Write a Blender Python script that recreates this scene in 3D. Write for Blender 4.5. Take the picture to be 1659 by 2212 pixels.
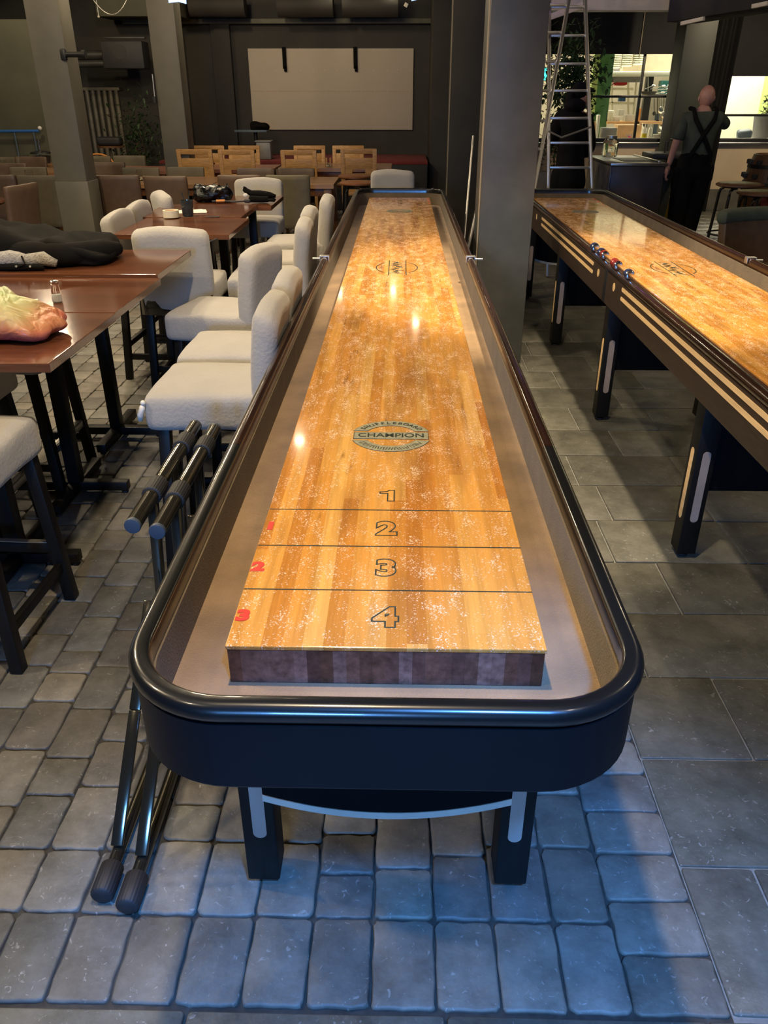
import bpy, bmesh, math, random
from mathutils import Vector, Matrix, noise
random.seed(7)
PI = math.pi
S = bpy.context.scene
COL = S.collection
for o in list(bpy.data.objects): bpy.data.objects.remove(o)

# ---------------------------------------------------------------- camera
FPX, PITCH, YAW, CAMH = 1703.0, math.radians(27.9), math.radians(1.2), 1.56
cd = bpy.data.cameras.new('camera'); cam = bpy.data.objects.new('camera', cd); COL.objects.link(cam)
cam.location = (0, 0, CAMH); cam.rotation_euler = (PI/2 - PITCH, 0, YAW)
cd.sensor_fit = 'VERTICAL'; cd.sensor_height = 34.6; cd.lens = FPX*34.6/2212; cd.clip_start = .05; cd.clip_end = 80
S.camera = cam
# ---------------------------------------------------------------- look
S.view_settings.view_transform = 'Standard'; S.view_settings.look = 'None'
S.view_settings.exposure = 0.0; S.view_settings.gamma = 1.0; S.view_settings.use_curve_mapping = False
w = bpy.data.worlds.new('world'); S.world = w; w.use_nodes = True
w.node_tree.nodes['Background'].inputs[0].default_value = (1.0, .80, .58, 1)
w.node_tree.nodes['Background'].inputs[1].default_value = .05

WARM = (1.0, .80, .53)
def spot(name, loc, target, power, color=WARM, angle=90, blend=.6, radius=.05):
    l = bpy.data.lights.new(name, 'SPOT'); l.energy = power; l.color = color
    l.spot_size = math.radians(angle); l.spot_blend = blend; l.shadow_soft_size = radius
    o = bpy.data.objects.new(name, l); COL.objects.link(o); o.location = loc
    d = Vector(target) - Vector(loc); o.rotation_euler = d.to_track_quat('-Z', 'Y').to_euler(); return o
def area(name, loc, target, power, color, sx, sy=None):
    l = bpy.data.lights.new(name, 'AREA'); l.energy = power; l.color = color; l.shape = 'RECTANGLE'; l.size = sx; l.size_y = sy or sx
    o = bpy.data.objects.new(name, l); COL.objects.link(o); o.location = loc
    d = Vector(target) - Vector(loc); o.rotation_euler = d.to_track_quat('-Z', 'Y').to_euler(); return o
def lamp(name, loc, power, color=WARM, radius=.09):
    l = bpy.data.lights.new(name, 'POINT'); l.energy = power; l.color = color; l.shadow_soft_size = radius
    o = bpy.data.objects.new(name, l); COL.objects.link(o); o.location = loc; return o
# warm ceiling spots over the play tables and dining tables, then added wall spots
spot('spot_lamp', (.88, 3.4, 3.35), (.86, 4.0, 0), 560, angle=58, blend=.4)
spot('spot_lamp', (-.25, 1.2, 3.35), (.15, 2.0, 0), 270, angle=120)
spot('spot_lamp', (-.45, 4.3, 3.35), (-.1, 4.3, 0), 120, angle=80)
spot('spot_lamp', (-1.3, 3.0, 3.35), (-1.3, 3.0, 0), 135, angle=110)
spot('spot_lamp', (-2.1, 5.2, 3.35), (-2.0, 5.2, 0), 210, angle=120)
spot('spot_lamp', (-1.35, 7.2, 3.3), (-.6, 7.0, 0), 150, angle=100)
spot('spot_lamp', (1.45, 4.2, 3.35), (1.4, 4.0, 0), 120, angle=80)
spot('spot_lamp', (1.5, 6.6, 3.35), (1.4, 6.2, 0), 40, angle=80)
spot('spot_lamp', (-1.1, 10.9, 3.2), (-1.1, 14.3, 1.5), 90, angle=80)  # added to brighten the projection panel
spot('spot_lamp', (4.4, 9.6, 3.2), (4.2, 12.7, .5), 330, angle=80)  # added to brighten the beige wall under the kitchen windows
# added fill lights under the ceiling, without fixtures
for x, y, p in ((-2.4, 7.9, 120), (-4.6, 6.9, 90), (-4.8, 10.8, 80), (-2.3, 11.2, 75), (-2.6, 1.6, 150), (-2.9, 4.0, 150), (2.6, 2.6, 25), (3.6, 6.2, 25), (5.0, 8.8, 30), (-1.7, .2, 50), (1.3, .1, 25)):
    lamp('fill_lamp', (x, y, 3.3), p)
lamp('led_strip_lamp', (1.45, 8.9, 2.9), 7, (.35, .2, 1.0), .05)
# cold blue light falling in from the entrance behind the camera, plus an added floor spot
l = area('entrance_light', (-.5, -2.5, 1.5), (-.2, 1.5, .3), 52, (.13, .40, 1.0), .6, .5); l.data.spread = math.radians(120)
spot('blue_fill_spot', (.55, -.75, 3.2), (.26, .60, 0), 850, (.09, .34, 1.0), angle=38, blend=.6, radius=.12)  # added overhead, coned to turn the floor before the table blue
# kitchen ceiling panels
area('kitchen_light', (3.1, 14.6, 2.9), (3.1, 14.6, 0), 150, (1.0, .93, .74), 2.0, 1.2)
area('kitchen_light', (5.4, 14.6, 2.9), (5.4, 14.6, 0), 140, (1.0, .93, .74), 1.6, 1.2)

# ---------------------------------------------------------------- helpers
def ray(x, y):
    u = (x-829.5)/FPX; v = (y-1106)/FPX
    fw = math.cos(PITCH)-v*math.sin(PITCH); dn = v*math.cos(PITCH)+math.sin(PITCH)
    return Vector((u*math.cos(YAW)-fw*math.sin(YAW), fw*math.cos(YAW)+u*math.sin(YAW), -dn))
def at(x, y, Y):                       # place seen at (x, y) on the vertical plane at depth Y
    r = ray(x, y); return Vector((0, 0, CAMH)) + r*(Y/r.y)
def atz(x, y, z):
    r = ray(x, y); return Vector((0, 0, CAMH)) + r*((z-CAMH)/r.z)

class MB:
    def __init__(s): s.bm = bmesh.new(); s.mi = 0
    def _post(s, vs, M=None):
        if M is not None:
            for v in vs: v.co = M @ v.co
    def _mark(s, faces):
        for f in faces: f.material_index = s.mi
    def box(s, c, d, bev=0, rot=None, seg=2):
        r = bmesh.ops.create_cube(s.bm, size=1); vs = r['verts']
        for v in vs: v.co = Vector((v.co.x*d[0], v.co.y*d[1], v.co.z*d[2]))
        fs = set(f for v in vs for f in v.link_faces)
        if bev > 0:
            es = list(set(e for v in vs for e in v.link_edges))
            b = bmesh.ops.bevel(s.bm, geom=es, offset=min(bev, .49*min(d)), segments=seg, profile=.5, affect='EDGES')
            fs = set(b['faces']) | set(f for v in b['verts'] for f in v.link_faces)
            vs = list(set(v for f in fs for v in f.verts))
        M = Matrix.Translation(Vector(c))
        if rot is not None: M = M @ (rot if isinstance(rot, Matrix) else Matrix.Rotation(rot, 4, 'Z'))
        s._post(vs, M); s._mark(fs); return s
    def bar(s, a, b, w, h, bev=.002, up=(0, 0, 1)):       # rectangular bar from a to b
        a = Vector(a); b = Vector(b); d = b-a; z = d.normalized(); u = Vector(up)
        if abs(z.dot(u)) > .99: u = Vector((0, 1, 0))
        x = u.cross(z).normalized(); y = z.cross(x)
        R = Matrix((x, y, z)).transposed().to_4x4()
        return s.box((a+b)/2, (w, h, d.length), bev, R)
    def tube(s, a, b, r, r2=None, seg=16, caps=True):
        a = Vector(a); b = Vector(b); d = b-a; r2 = r if r2 is None else r2
        res = bmesh.ops.create_cone(s.bm, cap_ends=caps, cap_tris=False, segments=seg, radius1=r, radius2=r2, depth=d.length)
        vs = res['verts']; fs = set(f for v in vs for f in v.link_faces)
        s._post(vs, Matrix.Translation((a+b)/2) @ d.to_track_quat('Z', 'Y').to_matrix().to_4x4()); s._mark(fs); return s
    def path(s, pts, r, seg=8, closed=False):
        pts = [Vector(p) for p in pts]; n = len(pts); rings = []
        up = Vector((0, 0, 1))
        for i, p in enumerate(pts):
            if closed: t = pts[(i+1) % n]-pts[i-1]
            else: t = pts[min(i+1, n-1)]-pts[max(i-1, 0)]
            t.normalize(); u = up if abs(t.dot(up)) < .95 else Vector((0, 1, 0))
            x = u.cross(t).normalized(); y = t.cross(x)
            rr = r[i] if isinstance(r, (list, tuple)) else r
            rings.append([s.bm.verts.new(p+(x*math.cos(2*PI*k/seg)+y*math.sin(2*PI*k/seg))*rr) for k in range(seg)])
        m = n if closed else n-1
        for i in range(m):
            A = rings[i]; B = rings[(i+1) % n]
            for k in range(seg): s._mark([s.bm.faces.new((A[k], A[(k+1) % seg], B[(k+1) % seg], B[k]))])
        if not closed:
            s._mark([s.bm.faces.new(rings[0][::-1]), s.bm.faces.new(rings[-1])])
        return s
    def lathe(s, prof, c=(0, 0, 0), seg=24, M=None, ripple=0, nrip=0):
        rings = []; c = Vector(c)
        for r, z in prof:
            ring = []
            for k in range(seg):
                a = 2*PI*k/seg; rr = max(r, .0001)*(1+ripple*math.cos(nrip*a))
                v = Vector((rr*math.cos(a), rr*math.sin(a), z))
                if M is not None: v = M @ v
                ring.append(s.bm.verts.new(c+v))
            rings.append(ring)
        for A, B in zip(rings, rings[1:]):
            for k in range(seg): s._mark([s.bm.faces.new((A[k], A[(k+1) % seg], B[(k+1) % seg], B[k]))])
        s._mark([s.bm.faces.new(rings[0][::-1]), s.bm.faces.new(rings[-1])]); return s
    def prism(s, poly, z0, z1, M=None):
        A = [s.bm.verts.new((x, y, z0)) for x, y in poly]; B = [s.bm.verts.new((x, y, z1)) for x, y in poly]; n = len(poly)
        fs = [s.bm.faces.new(A[::-1]), s.bm.faces.new(B)]
        for k in range(n): fs.append(s.bm.faces.new((A[k], A[(k+1) % n], B[(k+1) % n], B[k])))
        s._mark(fs); s._post(A+B, M); return s
    def cushion(s, c, d, r, puff=0, n=9, M=None, wob=0, seed=0, fn=None):
        dic = {}; N1 = n+1; cf = []
        def gv(i, j, k):
            key = (i, j, k)
            if key not in dic: dic[key] = s.bm.verts.new((2*i/N1-1, 2*j/N1-1, 2*k/N1-1))
            return dic[key]
        for ax in range(3):
            for sd in (0, N1):
                for i in range(N1):
                    for j in range(N1):
                        q4 = []
                        for a_, b_ in ((i, j), (i+1, j), (i+1, j+1), (i, j+1)):
                            key = [a_, b_]; key.insert(ax, sd); q4.append(gv(*key))
                        cf.append(s.bm.faces.new(q4))
        vs = list(dic.values())
        h = Vector(d)/2
        for v in vs:
            q = Vector([math.sin(t*PI/2) for t in v.co]); px, py = q.x, q.y
            p = Vector((q.x*h.x, q.y*h.y, q.z*h.z))
            i = Vector([max(-h[k]+r, min(h[k]-r, p[k])) for k in range(3)])
            dd = p-i
            if dd.length > 1e-9: p = i+dd.normalized()*r
            if puff: p.z += puff*(1-px*px)*(1-py*py)*(1 if p.z > 0 else 0)
            if wob: p += noise.noise_vector(p*6+Vector((seed, seed, seed)))*wob
            if fn: p = fn(p, px, py)
            v.co = p
        T = Matrix.Translation(Vector(c))
        if M is not None: T = T @ M
        s._post(vs, T); s._mark(cf); return s
    def ball(s, c, r, M=None, u=16, v=10):
        res = bmesh.ops.create_uvsphere(s.bm, u_segments=u, v_segments=v, radius=1); vs = res['verts']
        rr = r if isinstance(r, (tuple, list)) else (r, r, r)
        for q in vs: q.co = Vector((q.co.x*rr[0], q.co.y*rr[1], q.co.z*rr[2]))
        fs = set(f for q in vs for f in q.link_faces)
        T = Matrix.Translation(Vector(c))
        if M is not None: T = T @ M
        s._post(vs, T); s._mark(fs); return s
    def line(s, a, b, w, h=.0004):        # flat printed line in the XY plane
        a = Vector(a); b = Vector(b); d = b-a; return s.box((a+b)/2, (d.length+w, w, h), 0, math.atan2(d.y, d.x))
    def sheet(s, x0, x1, y0, y1, nx, ny, fn, thick=.004):
        g = [[s.bm.verts.new(fn(x0+(x1-x0)*i/nx, y0+(y1-y0)*j/ny)) for i in range(nx+1)] for j in range(ny+1)]
        fs = []
        for j in range(ny):
            for i in range(nx): fs.append(s.bm.faces.new((g[j][i], g[j][i+1], g[j+1][i+1], g[j+1][i])))
        s._mark(fs)
        bmesh.ops.solidify(s.bm, geom=fs, thickness=thick); return s
    def build(s, name, mats, parent=None, smooth=True, ang=35):
        bmesh.ops.recalc_face_normals(s.bm, faces=s.bm.faces[:])
        me = bpy.data.meshes.new(name); s.bm.to_mesh(me); s.bm.free()
        for m in (mats if isinstance(mats, (list, tuple)) else [mats]): me.materials.append(m)
        if smooth:
            me.polygons.foreach_set('use_smooth', [True]*len(me.polygons))
            me.set_sharp_from_angle(angle=math.radians(ang))
        o = bpy.data.objects.new(name, me); COL.objects.link(o)
        if parent: o.parent = parent
        return o
def empty(name, label, cat, loc=(0, 0, 0), rz=0, group=None):
    o = bpy.data.objects.new(name, None); COL.objects.link(o); o.location = loc; o.rotation_euler = (0, 0, rz); o.empty_display_size = .1
    o['label'] = label; o['category'] = cat
    if group: o['group'] = group
    return o
def tag(o, label, cat, group=None, kind=None):
    o['label'] = label; o['category'] = cat
    if group: o['group'] = group
    if kind: o['kind'] = kind
    return o
def struct(o): o['kind'] = 'structure'; return o
KIDS = {}
def copy_tree(o, parent=None):
    c = o.copy(); COL.objects.link(c); c.parent = parent
    for ch in [q for q in bpy.data.objects if q.parent == o]: copy_tree(ch, c)
    return c
def dup(o, label, loc, rz=None, group=None, scale=None):
    c = copy_tree(o); c.location = loc; c['label'] = label
    if rz is not None: c.rotation_euler = (0, 0, rz)
    if group: c['group'] = group
    if scale: c.scale = scale
    return c

# ---------------------------------------------------------------- materials
def nodes(name):
    m = bpy.data.materials.new(name); m.use_nodes = True; nt = m.node_tree; return m, nt, nt.nodes, nt.links, nt.nodes['Principled BSDF']
def mat(name, col, rough=.5, metal=0, var=.12, scale=12, bump=0, bscale=60, coat=0, trans=0, emit=None, estr=0, stretch=(1, 1, 1), sheen=0, ior=1.5, alpha=1):
    m, nt, N, L, B = nodes(name)
    B.inputs['Roughness'].default_value = rough; B.inputs['Metallic'].default_value = metal
    B.inputs['Coat Weight'].default_value = coat; B.inputs['Coat Roughness'].default_value = .08
    B.inputs['Transmission Weight'].default_value = trans; B.inputs['IOR'].default_value = ior; B.inputs['Alpha'].default_value = alpha
    B.inputs['Sheen Weight'].default_value = sheen
    tc = N.new('ShaderNodeTexCoord'); mp = N.new('ShaderNodeMapping'); mp.inputs['Scale'].default_value = stretch
    L.new(tc.outputs['Object'], mp.inputs[0])
    nz = N.new('ShaderNodeTexNoise'); nz.inputs['Scale'].default_value = scale; nz.inputs['Detail'].default_value = 5
    L.new(mp.outputs[0], nz.inputs['Vector'])
    rp = N.new('ShaderNodeValToRGB'); rp.color_ramp.elements[0].position = .3; rp.color_ramp.elements[1].position = .7
    rp.color_ramp.elements[0].color = tuple(c*(1-var) for c in col)+(1,); rp.color_ramp.elements[1].color = tuple(min(1, c*(1+var)) for c in col)+(1,)
    L.new(nz.outputs['Fac'], rp.inputs[0]); L.new(rp.outputs[0], B.inputs['Base Color'])
    if bump:
        n2 = N.new('ShaderNodeTexNoise'); n2.inputs['Scale'].default_value = bscale; n2.inputs['Detail'].default_value = 4
        L.new(mp.outputs[0], n2.inputs['Vector'])
        b = N.new('ShaderNodeBump'); b.inputs['Strength'].default_value = bump; b.inputs['Distance'].default_value = .01
        L.new(n2.outputs['Fac'], b.inputs['Height']); L.new(b.outputs[0], B.inputs['Normal'])
    if emit:
        B.inputs['Emission Color'].default_value = emit+(1,); B.inputs['Emission Strength'].default_value = estr
    return m
def strips(name, cols, width=.033, length=.6, rough=.12, coat=.6, powder=0, axis='X', grain=.25, bump=.02):
    """butcher-block boards running along local Y (axis X) with random tone per board"""
    m, nt, N, L, B = nodes(name)
    tc = N.new('ShaderNodeTexCoord'); sp = N.new('ShaderNodeSeparateXYZ'); L.new(tc.outputs['Object'], sp.inputs[0])
    def math_(op, a, b=None, c=None):
        n = N.new('ShaderNodeMath'); n.operation = op
        for i, q in enumerate([a, b, c]):
            if q is None: continue
            if isinstance(q, (int, float)): n.inputs[i].default_value = q
            else: L.new(q, n.inputs[i])
        return n.outputs[0]
    u, v = (sp.outputs['X'], sp.outputs['Y']) if axis == 'X' else (sp.outputs['Y'], sp.outputs['X'])
    iu = math_('FLOOR', math_('DIVIDE', u, width))
    w1 = N.new('ShaderNodeTexWhiteNoise'); w1.noise_dimensions = '1D'; L.new(iu, w1.inputs['W'])
    iv = math_('FLOOR', math_('ADD', math_('DIVIDE', v, length), math_('MULTIPLY', w1.outputs['Value'], 7.3)))
    cb = N.new('ShaderNodeCombineXYZ'); L.new(iu, cb.inputs[0]); L.new(iv, cb.inputs[1])
    w2 = N.new('ShaderNodeTexWhiteNoise'); w2.noise_dimensions = '2D'; L.new(cb.outputs[0], w2.inputs['Vector'])
    rp = N.new('ShaderNodeValToRGB'); e = rp.color_ramp.elements
    e[0].color = cols[0]+(1,); e[1].color = cols[-1]+(1,)
    for i, c in enumerate(cols[1:-1]):
        k = e.new((i+1)/(len(cols)-1)); k.color = c+(1,)
    L.new(w2.outputs['Value'], rp.inputs[0])
    mp = N.new('ShaderNodeMapping'); mp.inputs['Scale'].default_value = (60, 2.5, 60) if axis == 'X' else (2.5, 60, 60)
    L.new(tc.outputs['Object'], mp.inputs[0])
    nz = N.new('ShaderNodeTexNoise'); nz.inputs['Scale'].default_value = 1; nz.inputs['Detail'].default_value = 6; nz.inputs['Roughness'].default_value = .65
    L.new(mp.outputs[0], nz.inputs['Vector'])
    mx = N.new('ShaderNodeMix'); mx.data_type = 'RGBA'; mx.blend_type = 'MULTIPLY'; mx.inputs[0].default_value = 1
    g = N.new('ShaderNodeMapRange'); g.inputs[1].default_value = .25; g.inputs[2].default_value = .7; g.inputs[3].default_value = 1-grain*1.6; g.inputs[4].default_value = 1+grain*.3
    L.new(nz.outputs['Fac'], g.inputs[0]); gc = N.new('ShaderNodeCombineColor')
    for i in range(3): L.new(g.outputs[0], gc.inputs[i])
    L.new(rp.outputs[0], mx.inputs[6]); L.new(gc.outputs[0], mx.inputs[7]); out = mx.outputs[2]
    rough_out = None
    if powder:
        # broad brown wear plus scattered silicone-bead powder
        big = N.new('ShaderNodeTexNoise'); big.inputs['Scale'].default_value = 1; big.inputs['Detail'].default_value = 3
        mpb = N.new('ShaderNodeMapping'); mpb.inputs['Scale'].default_value = (9, 1.6, 1); L.new(tc.outputs['Object'], mpb.inputs[0]); L.new(mpb.outputs[0], big.inputs['Vector'])
        wr = N.new('ShaderNodeMapRange'); wr.inputs[1].default_value = .56; wr.inputs[2].default_value = .74; wr.inputs[3].default_value = 0; wr.inputs[4].default_value = .65
        L.new(big.outputs['Fac'], wr.inputs[0])
        m3 = N.new('ShaderNodeMix'); m3.data_type = 'RGBA'; L.new(wr.outputs[0], m3.inputs[0]); L.new(out, m3.inputs[6]); m3.inputs[7].default_value = (.27, .115, .035, 1)
        out = m3.outputs[2]
        kn = N.new('ShaderNodeTexNoise'); kn.inputs['Scale'].default_value = 1; kn.inputs['Detail'].default_value = 4; kn.inputs['Distortion'].default_value = .8
        mpk = N.new('ShaderNodeMapping'); mpk.inputs['Scale'].default_value = (34, 3.2, 1); mpk.inputs['Location'].default_value = (5, 2, 0); L.new(tc.outputs['Object'], mpk.inputs[0]); L.new(mpk.outputs[0], kn.inputs['Vector'])
        kr = N.new('ShaderNodeMapRange'); kr.inputs[1].default_value = .64; kr.inputs[2].default_value = .76; kr.inputs[3].default_value = 0; kr.inputs[4].default_value = .75; L.new(kn.outputs['Fac'], kr.inputs[0])
        mk = N.new('ShaderNodeMix'); mk.data_type = 'RGBA'; L.new(kr.outputs[0], mk.inputs[0]); L.new(out, mk.inputs[6]); mk.inputs[7].default_value = (.16, .06, .02, 1)
        out = mk.outputs[2]
        dn = N.new('ShaderNodeTexNoise'); dn.inputs['Scale'].default_value = 1; dn.inputs['Detail'].default_value = 6; dn.inputs['Roughness'].default_value = .78; dn.inputs['Distortion'].default_value = 0
        mpd = N.new('ShaderNodeMapping'); mpd.inputs['Scale'].default_value = (27, 12, 1); mpd.inputs['Location'].default_value = (3.1, 1.7, 0); L.new(tc.outputs['Object'], mpd.inputs[0]); L.new(mpd.outputs[0], dn.inputs['Vector'])
        # more powder towards the middle and far end of the board
        grad = N.new('ShaderNodeMapRange'); grad.inputs[1].default_value = -3.0; grad.inputs[2].default_value = 2.0; grad.inputs[3].default_value = -.01; grad.inputs[4].default_value = .075
        L.new(sp.outputs['Y'], grad.inputs[0])
        den = math_('ADD', dn.outputs['Fac'], grad.outputs[0])
        fine = N.new('ShaderNodeTexNoise'); fine.inputs['Scale'].default_value = 330; fine.inputs['Detail'].default_value = 2
        L.new(tc.outputs['Object'], fine.inputs['Vector'])
        thr = math_('SUBTRACT', 1.005, math_('MULTIPLY', den, .78))
        pm = math_('MULTIPLY', math_('SUBTRACT', fine.outputs['Fac'], thr), 14)
        cl = N.new('ShaderNodeClamp'); L.new(pm, cl.inputs[0])
        # soft film of dust
        film = N.new('ShaderNodeMapRange'); film.inputs[1].default_value = .5; film.inputs[2].default_value = .8; film.inputs[3].default_value = 0; film.inputs[4].default_value = .2
        L.new(den, film.inputs[0])
        fac = math_('MINIMUM', math_('ADD', math_('MULTIPLY', cl.outputs[0], .9), math_('MULTIPLY', film.outputs[0], .6)), .92)
        m4 = N.new('ShaderNodeMix'); m4.data_type = 'RGBA'; L.new(fac, m4.inputs[0]); L.new(out, m4.inputs[6]); m4.inputs[7].default_value = (.88, .64, .46, 1)
        out = m4.outputs[2]
        rr = N.new('ShaderNodeMapRange'); rr.inputs[3].default_value = rough; rr.inputs[4].default_value = .6; L.new(fac, rr.inputs[0]); rough_out = rr.outputs[0]
        b2 = N.new('ShaderNodeBump'); b2.inputs['Strength'].default_value = .25; b2.inputs['Distance'].default_value = .001
        L.new(fac, b2.inputs['Height']); L.new(b2.outputs[0], B.inputs['Normal'])
    L.new(out, B.inputs['Base Color']); B.inputs['Roughness'].default_value = rough
    if rough_out is not None: L.new(rough_out, B.inputs['Roughness'])
    B.inputs['Coat Weight'].default_value = coat; B.inputs['Coat Roughness'].default_value = .06
    return m
def stone_mat(name, rough=.55):
    m, nt, N, L, B = nodes(name)
    at_ = N.new('ShaderNodeAttribute'); at_.attribute_name = 'tint'
    tc = N.new('ShaderNodeTexCoord')
    nz = N.new('ShaderNodeTexNoise'); nz.inputs['Scale'].default_value = 9; nz.inputs['Detail'].default_value = 8; nz.inputs['Roughness'].default_value = .68
    L.new(tc.outputs['Object'], nz.inputs['Vector'])
    g = N.new('ShaderNodeMapRange'); g.inputs[1].default_value = .28; g.inputs[2].default_value = .72; g.inputs[3].default_value = .55; g.inputs[4].default_value = 1.35
    L.new(nz.outputs['Fac'], g.inputs[0])
    vm = N.new('ShaderNodeVectorMath'); vm.operation = 'SCALE'; L.new(at_.outputs['Color'], vm.inputs[0]); L.new(g.outputs[0], vm.inputs['Scale'])
    # pale scratches
    sc = N.new('ShaderNodeTexNoise'); sc.inputs['Scale'].default_value = 38; sc.inputs['Detail'].default_value = 3; sc.inputs['Distortion'].default_value = 2.5
    L.new(tc.outputs['Object'], sc.inputs['Vector'])
    s2 = N.new('ShaderNodeMapRange'); s2.inputs[1].default_value = .64; s2.inputs[2].default_value = .72; s2.inputs[3].default_value = 0; s2.inputs[4].default_value = .35; L.new(sc.outputs['Fac'], s2.inputs[0])
    mx = N.new('ShaderNodeMix'); mx.data_type = 'RGBA'; L.new(s2.outputs[0], mx.inputs[0]); L.new(vm.outputs[0], mx.inputs[6]); mx.inputs[7].default_value = (.5, .49, .46, 1)
    L.new(mx.outputs[2], B.inputs['Base Color']); B.inputs['Roughness'].default_value = rough
    b = N.new('ShaderNodeBump'); b.inputs['Strength'].default_value = .35; b.inputs['Distance'].default_value = .006
    n3 = N.new('ShaderNodeTexNoise'); n3.inputs['Scale'].default_value = 45; n3.inputs['Detail'].default_value = 6; L.new(tc.outputs['Object'], n3.inputs['Vector'])
    L.new(n3.outputs['Fac'], b.inputs['Height']); L.new(b.outputs[0], B.inputs['Normal'])
    return m

M = {}
M['black_gloss'] = mat('black_gloss', (.006, .0065, .0065), .27, coat=.5, var=.1)
M['rail_brown'] = mat('rail_brown', (.022, .009, .005), .2, coat=.5, var=.3, stretch=(8, 1, 8))
M['black_satin'] = mat('black_satin', (.004, .0045, .006), .45, ior=1.3, var=.1)
M['black_wood'] = mat('black_wood', (.008, .0075, .007), .55, ior=1.3, var=.2, stretch=(8, 8, 1))
M['apron_brown'] = mat('apron_brown', (.040, .024, .015), .45, var=.25, stretch=(8, 1, 8))
M['dark_ply'] = mat('dark_ply', (.004, .004, .0045), .8, ior=1.2, var=.1)
M['inlay'] = mat('inlay', (.85, .58, .28), .42, var=.12, stretch=(10, 1, 10), scale=8)
M['inlay_pale'] = mat('inlay_pale', (.36, .29, .25), .5, var=.1)
M['white_trim'] = mat('white_trim', (.60, .55, .47), .45, var=.06)
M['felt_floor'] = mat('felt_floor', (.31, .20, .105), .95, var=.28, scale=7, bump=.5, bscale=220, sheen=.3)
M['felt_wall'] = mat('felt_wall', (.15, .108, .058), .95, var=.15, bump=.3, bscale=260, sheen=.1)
M['playfield'] = strips('playfield', [(.55, .215, .038), (.72, .325, .062), (.80, .40, .09), (.64, .27, .05), (.84, .46, .12), (.60, .235, .042)], powder=1)
M['end_grain'] = strips('end_grain', [(.06, .025, .016), (.24, .105, .07), (.12, .05, .034), (.34, .19, .15), (.10, .045, .04), (.22, .10, .07)], width=.021, rough=.45, coat=.1, length=50, grain=.5)
M['ink'] = mat('ink', (.03, .04, .03), .4, var=.1)
M['ink_red'] = mat('ink_red', (.62, .035, .025), .4, var=.1)
M['decal'] = mat('decal', (.30, .29, .20), .4, var=.25, scale=90)
M['chrome'] = mat('chrome', (.75, .75, .74), .15, metal=1, var=.03)
M['steel'] = mat('steel', (.55, .55, .55), .3, metal=1, var=.08, stretch=(1, 20, 1))
M['alu'] = mat('alu', (.62, .60, .57), .35, metal=.9, var=.05)
M['tube_black'] = mat('tube_black', (.10, .095, .075), .16, metal=.85, var=.05, coat=.3)
M['rubber'] = mat('rubber', (.02, .02, .022), .6, var=.1)
M['cap_plastic'] = mat('cap_plastic', (.05, .065, .09), .45, var=.1)
M['fabric'] = mat('fabric', (.40, .375, .335), .9, var=.07, scale=5, bump=.25, bscale=90, sheen=.25)
M['leg_black'] = mat('leg_black', (.008, .007, .0065), .45, ior=1.35, var=.2)
M['tabletop'] = strips('tabletop', [(.085, .027, .013), (.13, .045, .021), (.10, .034, .016), (.15, .056, .027)], width=.11, length=3, rough=.13, coat=0, axis='Y', grain=.3)
M['edge_wood'] = mat('edge_wood', (.13, .055, .03), .35, var=.2)
M['paver'] = stone_mat('paver'); M['slab'] = stone_mat('slab', .5)
M['joint'] = mat('joint', (.045, .042, .036), .95, var=.3, scale=40)
M['mortar'] = mat('mortar', (.20, .20, .185), .9, var=.2, scale=40)
M['wall_dark'] = mat('wall_dark', (.030, .027, .021), .75, var=.2, scale=2, bump=.1, bscale=20)
M['wall_olive'] = mat('wall_olive', (.085, .085, .055), .8, var=.15, scale=2)
M['ceiling'] = mat('ceiling', (.018, .017, .015), .8, var=.3, scale=1.5)
M['pillar'] = mat('pillar', (.12, .112, .085), .55, var=.12, scale=4, bump=.08, bscale=30)
M['pillar_grey'] = mat('pillar_grey', (.050, .053, .055), .5, var=.2, scale=5, bump=.08, bscale=30)
M['pillar_green'] = mat('pillar_green', (.010, .013, .009), .6, var=.15, scale=4)
M['pillar_edge'] = mat('pillar_edge', (.30, .25, .17), .6, var=.1)
M['screen'] = mat('screen', (.47, .405, .315), .8, var=.04, scale=1)
M['trim_olive'] = mat('trim_olive', (.12, .115, .075), .6, var=.15)
M['brown_leather'] = mat('brown_leather', (.105, .064, .040), .48, var=.15, bump=.1, bscale=150)
M['olive_fabric'] = mat('olive_fabric', (.115, .096, .06), .65, var=.12)
M['oak'] = mat('oak', (.50, .27, .09), .45, var=.22, scale=6, stretch=(2, 2, 14))
M['oak_table'] = strips('oak_table', [(.30, .16, .075), (.36, .20, .10), (.26, .13, .06)], width=.09, length=1.4, rough=.35, coat=.2, axis='Y')
M['red_table'] = mat('red_table', (.27, .12, .085), .3, var=.2, stretch=(1, 12, 12))
M['red_wood'] = mat('red_wood', (.22, .085, .03), .4, var=.25, stretch=(12, 12, 1))
M['carpet_red'] = mat('carpet_red', (.16, .025, .025), .95, var=.2)
M['stage_black'] = mat('stage_black', (.02, .02, .022), .6, var=.2)
M['metal_dark'] = mat('metal_dark', (.03, .03, .03), .45, metal=.6, var=.2)
M['pipe'] = mat('pipe', (.05, .05, .047), .5, metal=.3, var=.2)
M['radiator'] = mat('radiator', (.16, .145, .11), .5, var=.2)
M['blue'] = mat('blue', (.03, .14, .42), .35, var=.1)
M['blue_grey'] = mat('blue_grey', (.07, .105, .14), .5, var=.1)
M['white'] = mat('white', (.75, .73, .68), .5, var=.05)
M['cream'] = mat('cream', (.72, .66, .48), .6, var=.06)
M['leaf'] = mat('leaf', (.035, .07, .025), .5, var=.4, scale=30)
M['pot'] = mat('pot', (.14, .14, .14), .5, var=.1)
M['stem'] = mat('stem', (.10, .06, .03), .8, var=.3)
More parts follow.
